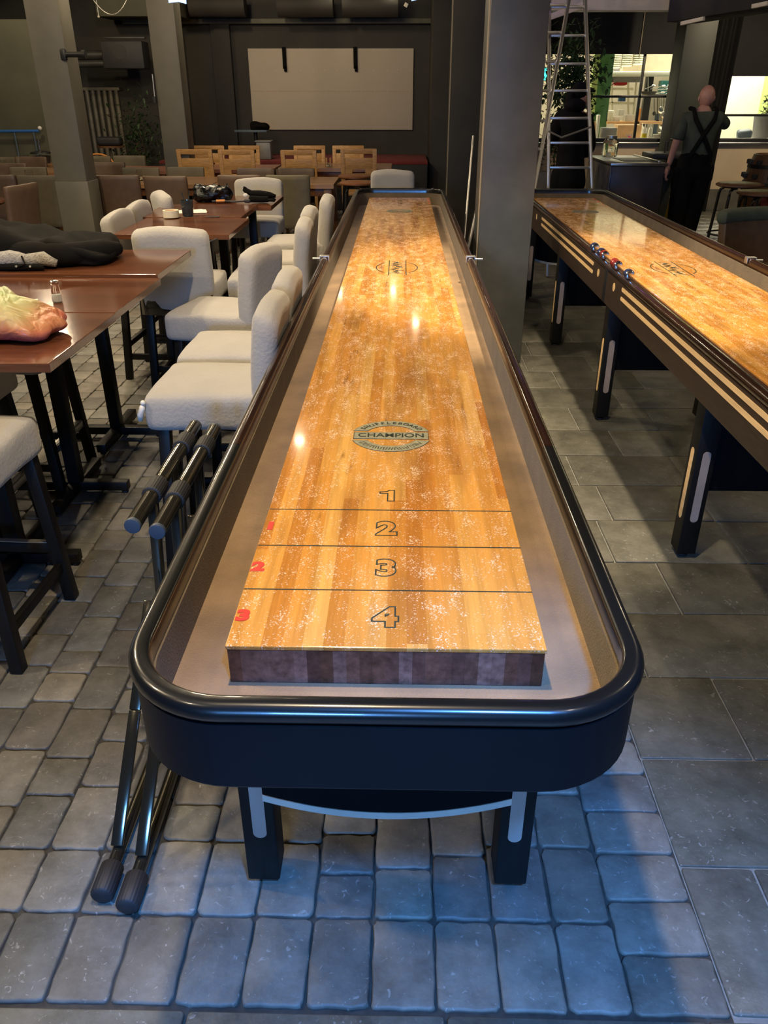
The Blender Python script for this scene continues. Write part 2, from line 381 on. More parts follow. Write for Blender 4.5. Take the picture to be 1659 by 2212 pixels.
M['beige_wall'] = mat('beige_wall', (.50, .40, .28), .75, var=.08, scale=3)
M['skirt'] = mat('skirt', (.10, .095, .08), .6, var=.25, scale=6)
M['curtain'] = mat('curtain', (.006, .006, .006), .85, var=.2)
M['blind'] = mat('blind', (.007, .007, .007), .8, var=.2)
M['frame_black'] = mat('frame_black', (.008, .008, .008), .4, var=.1)
M['kitchen_wall'] = mat('kitchen_wall', (.42, .37, .27), .6, var=.06)
M['kitchen_pale'] = mat('kitchen_pale', (.80, .78, .66), .5, var=.05)
M['kitchen_floor'] = mat('kitchen_floor', (.3, .28, .24), .5, var=.1)
M['green_tile'] = mat('green_tile', (.045, .12, .04), .3, var=.15)
M['lime_paint'] = mat('lime_paint', (.42, .55, .16), .5, var=.1)
M['teal'] = mat('teal', (.03, .16, .14), .4, var=.1)
M['cardboard'] = mat('cardboard', (.55, .33, .16), .8, var=.1)
M['clear_plastic'] = mat('clear_plastic', (.85, .86, .84), .2, trans=.6, var=.03)
M['glass'] = mat('glass', (.95, .96, .95), .03, trans=1, var=.01, ior=1.45)
M['smoke_glass'] = mat('smoke_glass', (.10, .13, .14), .05, trans=.75, var=.02)
M['oil'] = mat('oil', (.62, .52, .01), .2, trans=.2, var=.05)
M['red'] = mat('red', (.55, .02, .02), .35, var=.15)
M['red_gloss'] = mat('red_gloss', (.20, .018, .015), .18, coat=.6, var=.1)
M['blue_gloss'] = mat('blue_gloss', (.02, .03, .10), .18, coat=.6, var=.1)
M['pink'] = mat('pink', (.7, .1, .2), .5, var=.1)
M['yellow'] = mat('yellow', (.60, .42, .02), .5, var=.1)
M['orange'] = mat('orange', (.65, .25, .05), .5, var=.1)
M['crate_grey'] = mat('crate_grey', (.22, .22, .21), .4, var=.1, trans=.2)
M['black_cloth'] = mat('black_cloth', (.006, .0055, .005), .9, var=.3, scale=6, bump=.5, bscale=14, ior=1.2)
M['fleece'] = mat('fleece', (.33, .31, .27), 1, var=.25, scale=60, bump=.9, bscale=120, sheen=.4)
M['poly_bag'] = mat('poly_bag', (.004, .004, .004), .13, var=.2, bump=.7, bscale=45, ior=1.4)
M['paper'] = mat('paper', (.82, .76, .63), .7, var=.04)
M['salt'] = mat('salt', (.9, .9, .92), .7, var=.03)
M['plastic_wrap'] = mat('plastic_wrap', (.24, .24, .23), .25, metal=.35, var=.35, scale=4, bump=.6, bscale=9, coat=.4)
M['freezer_side'] = mat('freezer_side', (.07, .062, .075), .4, metal=.3, var=.2, scale=3)
M['skin'] = mat('skin', (.50, .26, .20), .5, var=.08, scale=20)
M['shirt'] = mat('shirt', (.060, .074, .052), .85, var=.15, bump=.3, bscale=20)
M['trousers'] = mat('trousers', (.005, .005, .0055), .85, ior=1.25, var=.2)
M['barrel_wood'] = mat('barrel_wood', (.12, .055, .025), .5, var=.3, stretch=(6, 6, 1))
M['led_green'] = mat('led_green', (.05, .6, .5), .5, emit=(.05, .9, .75), estr=2.5)
M['lamp_glow'] = mat('lamp_glow', (1, .9, .7), .5, emit=(1.0, .84, .58), estr=60)
M['lamp_blue'] = mat('lamp_blue', (.4, .6, 1), .5, emit=(.35, .55, 1.0), estr=1.6)
M['purple_glow'] = mat('purple_glow', (.3, .15, .8), .4, emit=(.25, .12, .9), estr=1.2)
M['panel_glow'] = mat('panel_glow', (1, 1, .9), .5, emit=(1, .95, .8), estr=4)

# plastic carrier bag: green at the knot, red goods showing through below
def bag_mat():
    m, nt, N, L, B = nodes('carrier_bag')
    tc = N.new('ShaderNodeTexCoord'); sp = N.new('ShaderNodeSeparateXYZ'); L.new(tc.outputs['Object'], sp.inputs[0])
    nz = N.new('ShaderNodeTexNoise'); nz.inputs['Scale'].default_value = 9; nz.inputs['Detail'].default_value = 3; L.new(tc.outputs['Object'], nz.inputs['Vector'])
    a = N.new('ShaderNodeMath'); a.operation = 'MULTIPLY_ADD'; a.inputs[1].default_value = .09; L.new(nz.outputs['Fac'], a.inputs[0]); L.new(sp.outputs['Z'], a.inputs[2])
    r = N.new('ShaderNodeMapRange'); r.inputs[1].default_value = .03; r.inputs[2].default_value = .24; L.new(a.outputs[0], r.inputs[0])
    rp = N.new('ShaderNodeValToRGB'); e = rp.color_ramp.elements
    e[0].color = (.30, .22, .20, 1); e[1].color = (.20, .48, .14, 1)
    for p, c in [(.15, (.42, .09, .10, 1)), (.34, (.50, .17, .08, 1)), (.52, (.46, .36, .16, 1)), (.72, (.36, .44, .19, 1))]:
        k = e.new(p); k.color = c
    L.new(r.outputs[0], rp.inputs[0]); L.new(rp.outputs[0], B.inputs['Base Color'])
    B.inputs['Roughness'].default_value = .38; B.inputs['Subsurface Weight'].default_value = .15
    n2 = N.new('ShaderNodeTexNoise'); n2.inputs['Scale'].default_value = 12; n2.inputs['Distortion'].default_value = 2; L.new(tc.outputs['Object'], n2.inputs['Vector'])
    b = N.new('ShaderNodeBump'); b.inputs['Strength'].default_value = .6; b.inputs['Distance'].default_value = .02; L.new(n2.outputs['Fac'], b.inputs['Height']); L.new(b.outputs[0], B.inputs['Normal'])
    return m
M['carrier_bag'] = bag_mat()

# ---------------------------------------------------------------- floor
def stones(rects, matl, name, jitter, rad, drop, h=.012, tint=None, edge=.006):
    bm = bmesh.new(); lay = bm.loops.layers.color.new('tint')
    for (x0, x1, y0, y1) in rects:
        c = tint(x0, y0); far = y0 > 4.5
        r = rad*random.uniform(.6, 1.3); pts = []
        k = 1 if far else 3
        for cx, cy, a0 in ((x1-r, y1-r, 0), (x0+r, y1-r, 90), (x0+r, y0+r, 180), (x1-r, y0+r, 270)):
            for i in range(k+1):
                a = math.radians(a0+90*i/k); pts.append(Vector((cx+r*math.cos(a), cy+r*math.sin(a), 0)))
        if not far:       # wobble along the straight sides
            q = []
            for i, p in enumerate(pts):
                q.append(p); n = pts[(i+1) % len(pts)]
                if (n-p).length > .05:
                    for t in (.25, .5, .75): q.append(p.lerp(n, t))
            pts = q
        pts = [p+Vector((random.uniform(-jitter, jitter), random.uniform(-jitter, jitter), 0)) for p in pts]
        cc = Vector(((x0+x1)/2, (y0+y1)/2, 0)); z = random.uniform(-drop, drop)*.5
        tx, ty = random.uniform(-.006, .006), random.uniform(-.006, .006)
        def lvl(p, s, dz):
            d = p-cc; l = d.length
            return bm.verts.new(cc+d*((l-s)/l)+Vector((0, 0, z+dz+d.x*tx+d.y*ty)))
        rings = [[lvl(p, 0, -h) for p in pts], [lvl(p, 0, -edge) for p in pts], [lvl(p, edge*.5, -edge*.3) for p in pts], [lvl(p, edge*1.3, 0) for p in pts]]
        fs = []; n = len(pts)
        for A, Bq in zip(rings, rings[1:]):
            for i in range(n): fs.append(bm.faces.new((A[i], A[(i+1) % n], Bq[(i+1) % n], Bq[i])))
        fs.append(bm.faces.new(rings[-1]))
        for f in fs:
            f.smooth = True
            for l in f.loops: l[lay] = c
    bmesh.ops.recalc_face_normals(bm, faces=bm.faces[:])
    me = bpy.data.meshes.new(name); bm.to_mesh(me); bm.free(); me.materials.append(matl); me.set_sharp_from_angle(angle=math.radians(50))
    o = bpy.data.objects.new(name, me); COL.objects.link(o); return o
def ptint(x, y):
    b = random.uniform(.35, .47); wv = random.uniform(-.012, .012)
    return (b*1.03+wv, b, b*.93-wv, 1)
def stint(x, y):
    b = random.uniform(.33, .40); return (b, b*.99, b*.90, 1)
f = MB(); f.box((.3, 5.5, -.035), (15, 20, .05)); floor = struct(f.build('floor', M['joint'], smooth=False))
rects = []; g = .0022; X0 = .464; ci = 0
x = X0
while x > -6.4:
    y = .895; first = True
    cw = random.uniform(.124, .13)
    while y < 13.5:
        l = .19 if first else random.choice([.19, .19, .125, .16, .108]); first = False
        if y > 6: l *= 1.0
        rects.append((x-cw+g, x-g, y+g, y+l-g)); y += l
    x -= cw
y = .895
while y < 13.5:
    rects.append((X0+g, .65-g, y+g, y+.122-g)); y += .122
pv = stones(rects, M['paver'], 'floor_pavers', .002, .014, .004, tint=ptint, edge=.0042); pv['kind'] = 'structure'; pv.parent = floor
rects = []; g = .003
y = .895; row = 0
while y < 12.9:
    x = .65-(row*.27 % .55) if True else 0
    first = True; x = .65
    l = [.165, .45, .30, .11, .32, .17, .24][row % 7]
    while x < 6.8:
        rects.append((x+g, x+l-g, y+g, y+.333-g)); x += l; l = random.choice([.5, .5, .42])
    y += .333; row += 1
for r in range(4):     # slab band in front of the pavers
    x = -6.4 + (r*.2)
    while x < 6.5:
        rects.append((x+g, x+.5-g, .888-.333*(r+1)+g, .888-.333*r-g)); x += .5
sl = stones(rects, M['slab'], 'floor_slabs', .0006, .006, .001, tint=stint, edge=.003); sl['kind'] = 'structure'; sl.parent = floor
f = MB(); f.box((3.7, 6.9, -.0085), (6.1, 12.1, .005)); q = f.build('floor_mortar', M['mortar'], floor, smooth=False); q['kind'] = 'structure'

# ---------------------------------------------------------------- room shell
def wall(name, c, d, m, bev=0, parent=None):
    return struct(MB().box(c, d, bev).build(name, m, parent, smooth=False))
wall('wall_back', (-3.0, 14.45, 1.7), (7.6, .2, 3.6), M['wall_dark'])
wall('wall_left', (-6.9, 5.2, 1.7), (.2, 18.6, 3.6), M['wall_dark'])
wall('wall_right', (6.9, 5.2, 1.7), (.2, 18.6, 3.6), M['wall_dark'])
wall('wall_near', (0, -4.1, 1.7), (13.8, .2, 3.6), M['wall_dark'])
wall('ceiling', (0, 5.2, 3.55), (14, 18.8, .15), M['ceiling'])
wall('wall_stage_side', (.60, 13.7, 1.7), (.36, 1.3, 3.5), M['wall_dark'])
wall('wall_alcove', (1.15, 12.98, 1.7), (.9, .16, 3.5), M['curtain'])
wall('wall_olive_panel', (-6.1, 12.35, 1.45), (2.2, .12, 2.0), M['wall_olive'])
for i, (px, Y) in enumerate([(0, 0)]): pass
b = MB(); b.box((-1.9, 14.28, 2.56), (4.9, .12, .07), .01); struct(b.build('trim_1', M['trim_olive']))
b = MB(); b.box((-3.6, 14.3, 1.7), (.28, .1, 3.4), .01); b.box((-2.85, 14.3, 1.7), (.3, .1, 3.4), .01); struct(b.build('trim_2', M['wall_dark']))
b = MB(); b.box((-5.6, 8.9, 2.55), (3.2, .35, .22), .01); struct(b.build('trim_3', M['pillar_edge']))
for i, xx in enumerate([-5.4, -3.3, -1.2]):
    b = MB(); b.box((xx, 6.5, 3.3), (.22, 15.5, .3), .01); struct(b.build('trim_%d' % (4+i), M['ceiling']))
def pillar(name, x0, x1, y0, y1, m, label, strip=None):
    t = empty(name, label, 'pillar', ((x0+x1)/2, (y0+y1)/2, 0))
    MB().box((0, 0, 1.73), (x1-x0, y1-y0, 3.46), .006).build('shaft', m, t)
    if strip:
        q = MB(); q.box((-(x1-x0)/2-.002, -(y1-y0)/2+.03, 1.73), (.012, .018, 3.46), .003); q.build('corner_strip', M['pillar_edge'], t)
    return t
pA = pillar('square_pillar', -3.24, -2.945, 7.9, 8.18, M['pillar'], 'olive grey square pillar nearest the left edge, with a hook bracket on its side')
q = MB(); q.box((0, 0, .42), (.309, .292, .84), .004); q.build('boxed_base', M['pillar'], pA)
q = MB(); h0 = at(140, 118, 7.88)-pA.location; q.tube(h0, h0+Vector((.16, -.02, 0)), .022); q.tube(h0+Vector((.16, -.02, 0)), h0+Vector((.19, -.02, 0)), .035); q.box(h0+Vector((-.01, 0, 0)), (.05, .05, .09), .01); q.build('hook_bracket', M['metal_dark'], pA)
pB = pillar('square_pillar', -2.91, -2.60, 10.5, 10.8, M['pillar'], 'olive grey square pillar behind the wooden chairs, left of the white screen')
pC = pillar('square_pillar', .472, .79, 5.05, 5.40, M['pillar_grey'], 'large dark grey square pillar standing between the two shuffleboard tables', strip=True)
pD = pillar('square_pillar', .475, .80, 8.9, 9.25, M['wall_dark'], 'black square pillar just beyond the far end of the centre shuffleboard table', strip=True)
pF = pillar('square_pillar', 3.35, 3.72, 11.0, 11.4, M['pillar_green'], 'dark green-grey square pillar behind the bald man')
q = MB(); q.bar((-.20, -.29, 1.575+.77), (.08, -.29, 1.60+.80), .02, .025); q.build('pale_batten', M['white_trim'], pF)

# projection screen and stage
sc = empty('projection_screen', 'large blank beige projection panel on the dark back wall', 'screen', (-1.14, 14.33, 0))
MB().box((0, 0, 1.625), (2.61, .03, 1.15), .004).build('panel', M['screen'], sc)
q = MB(); q.box((0, -.017, 1.61), (2.6, .004, .003)); q.build('seam', M['cardboard'], sc)
rv = MB().ball((0, 0, 0), .005, u=6, v=4).build('rivet', M['white'], sc); k = 0
for i in range(14):
    for z in (1.06, 1.61, 1.90, 2.19):
        o = rv if k == 0 else rv.copy(); k += 1
        if k > 1: COL.objects.link(o)
        o.location = (-1.27+i*.195+random.uniform(-.02, .02), -.018, z+random.uniform(-.01, .01)); o.parent = sc
for i, (xx, lab) in enumerate([(-.73, 'black strap hanging over the top of the projection panel, left one'), (.39, 'black strap hanging over the top of the projection panel, right one')]):
    q = MB(); q.box((0, 0, 0), (.06, .02, .30), .008); q.box((.01, 0, -.15), (.045, .02, .08), .008)
    t = q.build('hanging_strap', M['black_cloth']); t.location = (-1.14+xx, 14.285, 2.07); tag(t, lab, 'strap', 'straps over the projection panel')
st = empty('stage', 'low black stage with red carpeted top below the projection panel', 'stage', (-1.62, 13.52, 0))
MB().box((0, 0, .32), (4.0, 1.55, .64), .01).build('stage_body', M['stage_black'], st)
MB().box((0, 0, .665), (4.0, 1.55, .05), .008).build('carpet', M['carpet_red'], st)
# shelf on the stage
t = empty('stage_table', 'narrow grey table on the stage left of the projection panel', 'table', (at(545, 285, 13.6).x, 13.6, .69))
MB().box((0, 0, .37), (.50, .32, .03), .005).build('tabletop', M['blue_grey'], t)
MB().tube((.05, 0, 0), (.05, 0, .36), .03).build('column', M['metal_dark'], t)
q = MB(); q.cushion((0, 0, .05), (.30, .2, .12), .05, wob=.05); t2 = q.build('black_cloth_bundle', M['black_cloth']); t2.location = (at(560, 275, 13.6).x, 13.6, 1.065); tag(t2, 'crumpled black cloth lying on the narrow stage table', 'cloth')
t = empty('storage_crate', 'grey translucent storage crate on the stage behind the wooden chairs', 'crate', (at(574, 330, 13.2).x, 13.1, .69))
MB().box((0, 0, .12), (.22, .2, .24), .02).build('crate_body', M['crate_grey'], t); MB().box((0, 0, .25), (.25, .22, .02), .008).build('crate_rim', M['crate_grey'], t)

# ---------------------------------------------------------------- shuffleboard tables
W, LH, R = .378, 3.265, .16
def outline(d, n=10):
    """rounded outline inset by d; list of (x, y)"""
    r = R-d; pts = []
    for cx, cy, a0 in ((W-R, -(LH-R), -90), (W-R, LH-R, 0), (-(W-R), LH-R, 90), (-(W-R), -(LH-R), 180)):
        for i in range(n+1):
            a = math.radians(a0+90*i/n); pts.append((cx+r*math.cos(a), cy+r*math.sin(a)))
    return pts
def cap_path(d, sgn, yj, n=12):
    r = R-d; pts = [(-(W-d), sgn*yj)]
    for i in range(n+1):
        a = math.radians(180+90*i/n); pts.append((-(W-R)+r*math.cos(a), sgn*((LH-R)-r*math.sin(a))))
    for i in range(n+1):
        a = math.radians(270+90*i/n); pts.append(((W-R)+r*math.cos(a), sgn*((LH-R)-r*math.sin(a))))
    pts.append((W-d, sgn*yj)); return pts
def sweep_cap(mb, prof, sgn, yj):
    cols_ = [[mb.bm.verts.new((x, y, z)) for x, y in cap_path(d, sgn, yj)] for d, z in prof]
    n = len(prof); m = len(cols_[0])
    for i in range(n):
        A, Bq = cols_[i], cols_[(i+1) % n]
        for k in range(m-1): mb.bm.faces.new((A[k], A[k+1], Bq[k+1], Bq[k]))
    mb.bm.faces.new([c[0] for c in cols_]); mb.bm.faces.new([c[-1] for c in cols_][::-1])
def side_prism(mb, prof, sx, y0, y1):
    P = [(sx*(W-d), z) for d, z in prof]
    A = [mb.bm.verts.new((x, y0, z)) for x, z in P]; Bq = [mb.bm.verts.new((x, y1, z)) for x, z in P]; n = len(P)
    for k in range(n): mb.bm.faces.new((A[k], A[(k+1) % n], Bq[(k+1) % n], Bq[k]))
    mb.bm.faces.new(A); mb.bm.faces.new(Bq[::-1])
RAIL = [(.031, .812), (.031, .840), (.029, .845), (.025, .8475), (.013, .848)] + [(.012-.014*math.sin(math.radians(a)), .832+.016*math.cos(math.radians(a))) for a in range(10, 171, 20)] + [(.010, .814)]
APR = [(.005, .8125), (.005, .700), (.010, .693), (.022, .693), (.022, .8125)]
APR_SIDE = [(.005, .8125), (.005, .672), (.007, .665), (.022, .665), (.022, .8125)]
YJ = 2.38
def text_mesh(mb, body, size, loc, rz=0, outline_w=0, offset=0, sx=1, up=.0008, Mx=None):
    cu = bpy.data.curves.new('t', 'FONT'); cu.body = body; cu.size = size; cu.align_x = 'CENTER'; cu.align_y = 'CENTER'; cu.offset = offset; cu.resolution_u = 6
    if outline_w: cu.fill_mode = 'NONE'; cu.bevel_depth = outline_w; cu.bevel_resolution = 0
    else: cu.extrude = .0004
    o = bpy.data.objects.new('t', cu); COL.objects.link(o); bpy.context.view_layer.update()
    dg = bpy.context.evaluated_depsgraph_get(); me = bpy.data.meshes.new_from_object(o.evaluated_get(dg))
    T = Matrix.Translation(Vector(loc)) @ Matrix.Rotation(rz, 4, 'Z') @ Matrix.Diagonal((sx, 1, .35 if outline_w else 1, 1))
    if Mx is not None: T = Mx @ T
    me.transform(T); mb.bm.from_mesh(me)
    bpy.data.objects.remove(o); bpy.data.curves.remove(cu); bpy.data.meshes.remove(me)
def make_table():
    t = empty('shuffleboard_table', 'long centre shuffleboard table with black rounded rail and amber numbered playfield', 'shuffleboard table', (-.018, 4.055, 0))
    for sg in (-1, 1):
        q = MB(); sweep_cap(q, RAIL, sg, YJ); q.build('end_rail', M['black_gloss'], t, ang=50)
        q = MB(); sweep_cap(q, APR, sg, YJ); q.build('end_apron', M['black_satin'], t)
        q = MB(); side_prism(q, RAIL, sg, -YJ+.001, YJ-.001); q.build('side_rail', M['rail_brown'], t, ang=50)
        q = MB(); side_prism(q, APR_SIDE, sg, -YJ+.001, YJ-.001); ap = q.build('side_apron', M['apron_brown'], t)
        x = sg*(W-.005+.0005)
        for y0, y1 in ((-2.13, -.46), (.13, 1.83)):
            for z in (.805-.012, .757-.004):
                q = MB()
                pts = []
                h = .0085
                for k in range(9): a = math.radians(-90+180*k/8); pts.append((y1-h+h*math.cos(a), z+h*math.sin(a)))
                for k in range(9): a = math.radians(90+180*k/8); pts.append((y0+h+h*math.cos(a), z+h*math.sin(a)))
                q.prism(pts, -.0015, .0015, Matrix(((0, 0, 1, x), (1, 0, 0, 0), (0, 1, 0, 0), (0, 0, 0, 1)))); q.build('inlay_stripe', M['inlay'], ap)
        for y in (-.32, .01, 2.06):
            q = MB(); q.tube((x-.0012, y, .772), (x+.0012, y, .772), .019, seg=24); q.build('inlay_dot', M['inlay'], ap)
        q = MB(); q.box((sg*(W-.006), -.145, .745), (.006, .05, .15), .002); q.build('joint_plate', M['metal_dark'], ap)
        # rail clamp of the score holder
        q = MB(); y = 0; q.box((sg*(W-.015), y, .851), (.046, .035, .006), .002); q.box((sg*(W-.036), y, .838), (.005, .035, .03), .001); q.box((sg*(W+.006), y, .838), (.005, .035, .03), .001); q.tube((sg*(W+.005), y, .838), (sg*(W+.045), y, .838), .005)
        q.build('rail_clamp', M['alu'], t)
        # felt side lining
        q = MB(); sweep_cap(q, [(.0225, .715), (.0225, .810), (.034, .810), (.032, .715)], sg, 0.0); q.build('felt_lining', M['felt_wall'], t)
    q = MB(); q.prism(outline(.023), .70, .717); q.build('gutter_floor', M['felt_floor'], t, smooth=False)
    q = MB(); q.prism(outline(.024), .685, .6995); q.build('bottom_panel', M['dark_ply'], t, smooth=False)
    # playfield slab: polished top over dark end grain
    q = MB(); q.box((-.0005, 0, .7505), (.503, 6.118, .067), .002); q.build('playfield_core', M['end_grain'], t, smooth=False)
    q = MB(); q.box((-.0005, 0, .788), (.507, 6.122, .008), .002); pf = q.build('playfield', M['playfield'], t, smooth=False)
    zt = .7925
    for sg in (-1, 1):
        rz = 0 if sg < 0 else PI
        RM = Matrix.Rotation(rz, 4, 'Z')
        for y in (-2.899, -2.747, -2.597):
            q = MB(); q.box((0, y if sg < 0 else -y, zt), (.505, .0026, .0004)); q.build('foul_line', M['ink'], pf, smooth=False)
        for ch, x, y, s in (('4', -.002, -2.981, .073), ('3', -.004, -2.826, .073), ('2', -.006, -2.678, .073), ('1', -.004, -2.529, .07)):
            q = MB()
            if ch == '1':
                P = [(.012, .026), (.002, .026), (-.004, .019), (-.019, .017), (-.019, .010), (-.002, .010), (-.002, -.026), (.012, -.026)]
                P = [RM @ Vector((x+a_, y+b_, zt)) for a_, b_ in P]
                for A, Bq in zip(P, P[1:]+P[:1]): q.line(A, Bq, .0026)
            else: text_mesh(q, ch, s, (x, y, zt), outline_w=.0014, offset=.0042, Mx=RM, sx=1.05)
            q.build('number_mark', M['ink'], pf)
        for ch, y in (('3', -2.980), ('2', -2.826), ('1', -2.671)):
            q = MB(); text_mesh(q, ch, .040, (-.2395, y, zt), offset=.0026, Mx=RM, sx=1.15); q.build('number_mark', M['ink_red'], pf)
    # round badge near each end
    for sg in (-1, 1):
        RM = Matrix.Rotation(0 if sg < 0 else PI, 4, 'Z'); cy = -2.19
        q = MB()
        def band(s, r0, r1, grow, z0, z1):
            a0 = math.asin((.031-grow)/(r1+grow)); a1 = math.asin((.031-grow)/(r0-grow)); P = []
            n = 20
            for k in range(n+1): a = a0+(PI-2*a0)*k/n; P.append(((r1+grow)*math.cos(a)-.003, cy+s*(r1+grow)*math.sin(a)))
            for k in range(n+1): a = (PI-a1)-(PI-2*a1)*k/n; P.append(((r0-grow)*math.cos(a)-.003, cy+s*(r0-grow)*math.sin(a)))
            q.prism(P if s > 0 else P[::-1], z0, z1, RM)
        q.mi = 1
        for s in (1, -1): band(s, .068, .101, .0012, zt, zt+.0002)
        q.box(RM @ Vector((-.003, cy, zt+.0001)), (.191, .0452, .0002)); q.mi = 0
        for s in (1, -1): band(s, .068, .101, 0, zt, zt+.0005)
        q.box(RM @ Vector((-.003, cy, zt+.00025)), (.188, .042, .0005)); bg = q.build('badge', [M['decal'], M['ink']], pf, smooth=False)
        q = MB(); text_mesh(q, 'CHAMPION', .036, (-.003, cy, zt+.0006), offset=.0004, Mx=RM, sx=.9)
        for k, ch in enumerate('SHUFFLEBOARD'):
            a = math.radians(148-(116/11)*k); text_mesh(q, ch, .021, (.085*math.cos(a)-.003, cy+.085*math.sin(a), zt+.0006), rz=a-PI/2, offset=.0003, Mx=RM)
        rnd = random.Random(4)
        for k in range(26):     # lower band: the worn lettering there is only strokes
            a = math.radians(212+(116/25)*k); p = RM @ Vector((.085*math.cos(a)-.003, cy+.085*math.sin(a), zt+.0006))
            q.box(p, (.0018, .015, .0006), rot=a+PI/2+rnd.uniform(-.35, .35)+(0 if sg < 0 else PI))
        q.build('badge_lettering', M['ink'], bg, smooth=False)
        # thin oval maker's mark, worn
        q = MB(); cy2 = .02
        if sg < 0:
            for (a0, a1) in ((125, 235), (-55, 55)):
                P = [Vector((-.003+.103*math.cos(math.radians(a)), cy2+.155*math.sin(math.radians(a)), zt)) for a in range(a0, a1+1, 5)]
                for A, Bq in zip(P, P[1:]): q.line(A, Bq, .0045)
            for x in (-.042, .043): q.box((x, cy2, zt), (.0045, .38, .0004))
            rnd = random.Random(2)
            for k in range(22): q.box((rnd.uniform(-.026, .012), cy2-.15+.3*k/21, zt), (rnd.uniform(.015, .04), .008, .0004), rot=rnd.uniform(-.6, .6))
            for k in range(4): q.box((-.08, cy2-.03+.02*k, zt), (.02, .003, .0004), rot=.5*k)
            q.build('oval_mark', M['ink'], pf, smooth=False)
    # legs
    for i, y in enumerate((-2.86, -1.43, 0, 1.43, 2.86)):
        for sx in (-1, 1):
            q = MB(); q.box((sx*.2715, y, .347), (.07, .08, .646), .004); lg = q.build('leg', M['black_wood'], t)
            q = MB(); q.lathe([(.018, .0), (.022, .004), (.022, .012), (.008, .014), (.008, .03)], (sx*.2715, y, 0)); q.build('levelling_foot', M['rubber'], lg)
            for face in ('f', 'b', 's'):
                pts = []; h = .0145
                for k in range(9): a = math.radians(180+180*k/8); pts.append((h*math.cos(a), .175+h*math.sin(a)))
                for k in range(9): a = math.radians(180*k/8); pts.append((h*math.cos(a), .43+h*math.sin(a)))
                q = MB()
                if face == 's': Mt = Matrix(((0, 0, 1, sx*(.2715+.0355)), (1, 0, 0, y), (0, 1, 0, 0), (0, 0, 0, 1)))
                else: Mt = Matrix(((1, 0, 0, sx*.2715-.002*sx), (0, 0, 1, y+(-.0405 if face == 'f' else .0405)), (0, 1, 0, 0), (0, 0, 0, 1)))
                q.prism(pts, -.001, .001, Mt); q.build('leg_inlay', M['inlay'] if face == 's' else M['inlay_pale'], lg)
        if abs(y) < 2.5:
            q = MB(); q.box((0, y, .478), (.475, .03, .40), .002); q.build('cross_panel', M['dark_ply'], t)
        else:
            sg = -1 if y < 0 else 1; yy = y+sg*.068; P = []
            for k in range(17):
                u = -1+2*k/16; P.append((u*.247, .333-.045*(1-u*u)))
            q = MB(); Mt = Matrix(((1, 0, 0, 0), (0, 0, 1, yy), (0, 1, 0, 0), (0, 0, 0, 1)))
            q.prism(P+[(.247, .68), (-.247, .68)], -.012, .012, Mt); cp = q.build('arched_panel', M['dark_ply'], t)
            q = MB(); P2 = P+[(x, z-.017) for x, z in P[::-1]]; q.prism(P2, -.014, .014, Mt); q.build('arch_trim', M['white_trim'], cp)
    return t
T1 = make_table()
T2 = dup(T1, 'second shuffleboard table at the right with twin wooden inlay stripes along its side', (1.36, 4.055, 0))
for o in [o for o in bpy.data.objects if o.parent == T2 and o.name.startswith('rail_clamp') and min(v.co.x for v in o.data.vertices) < 0]: bpy.data.objects.remove(o)

# pucks lying on the rail of the second table
def puck(mcap):
    t = empty('shuffleboard_puck', '', 'puck')
    Rm = Matrix.Rotation(PI/2, 4, 'X')
    MB().lathe([(.014, -.009), (.023, -.008), (.0255, -.004), (.0255, .010), (.022, .016), (.014, .017)], seg=28, M=Rm).build('steel_body', M['chrome'], t)
    MB().lathe([(.016, -.034), (.0255, -.030), (.028, -.022), (.028, .004), (.010, .004)], seg=28, M=Rm).build('coloured_cap', M[mcap], t)
    return t
pr, pb = puck('red_gloss'), puck('blue_gloss')
PG = 'shuffleboard pucks on the rail of the second table'
pz = .8695
rows = [(pb, 4.22, 'blue-capped puck on the second table rail, furthest of the row', 0), (pb, 4.06, 'blue-capped puck on the second table rail touching a red one', 0), (pr, 4.00, 'red-capped puck on the second table rail touching a blue one', 0),
        (pr, 3.80, 'red-capped puck on the second table rail, first of a pair beyond the joint', PI), (pr, 3.74, 'red-capped puck on the second table rail, nearer of the paired red ones', 0), (pb, 3.53, 'blue-capped puck on the second table rail, closest of the row', 0)]
used = set()
for src, y, lab, rz in rows:
    if src in used: dup(src, lab, (.992, y, pz), rz, PG, (.76, .95, .76))
    else: used.add(src); src.scale = (.76, .95, .76); rows_first = (src, y, lab, rz); src.location = (.992, y, pz); src['label'] = lab; src['group'] = PG; src.rotation_euler = (0, 0, rz)

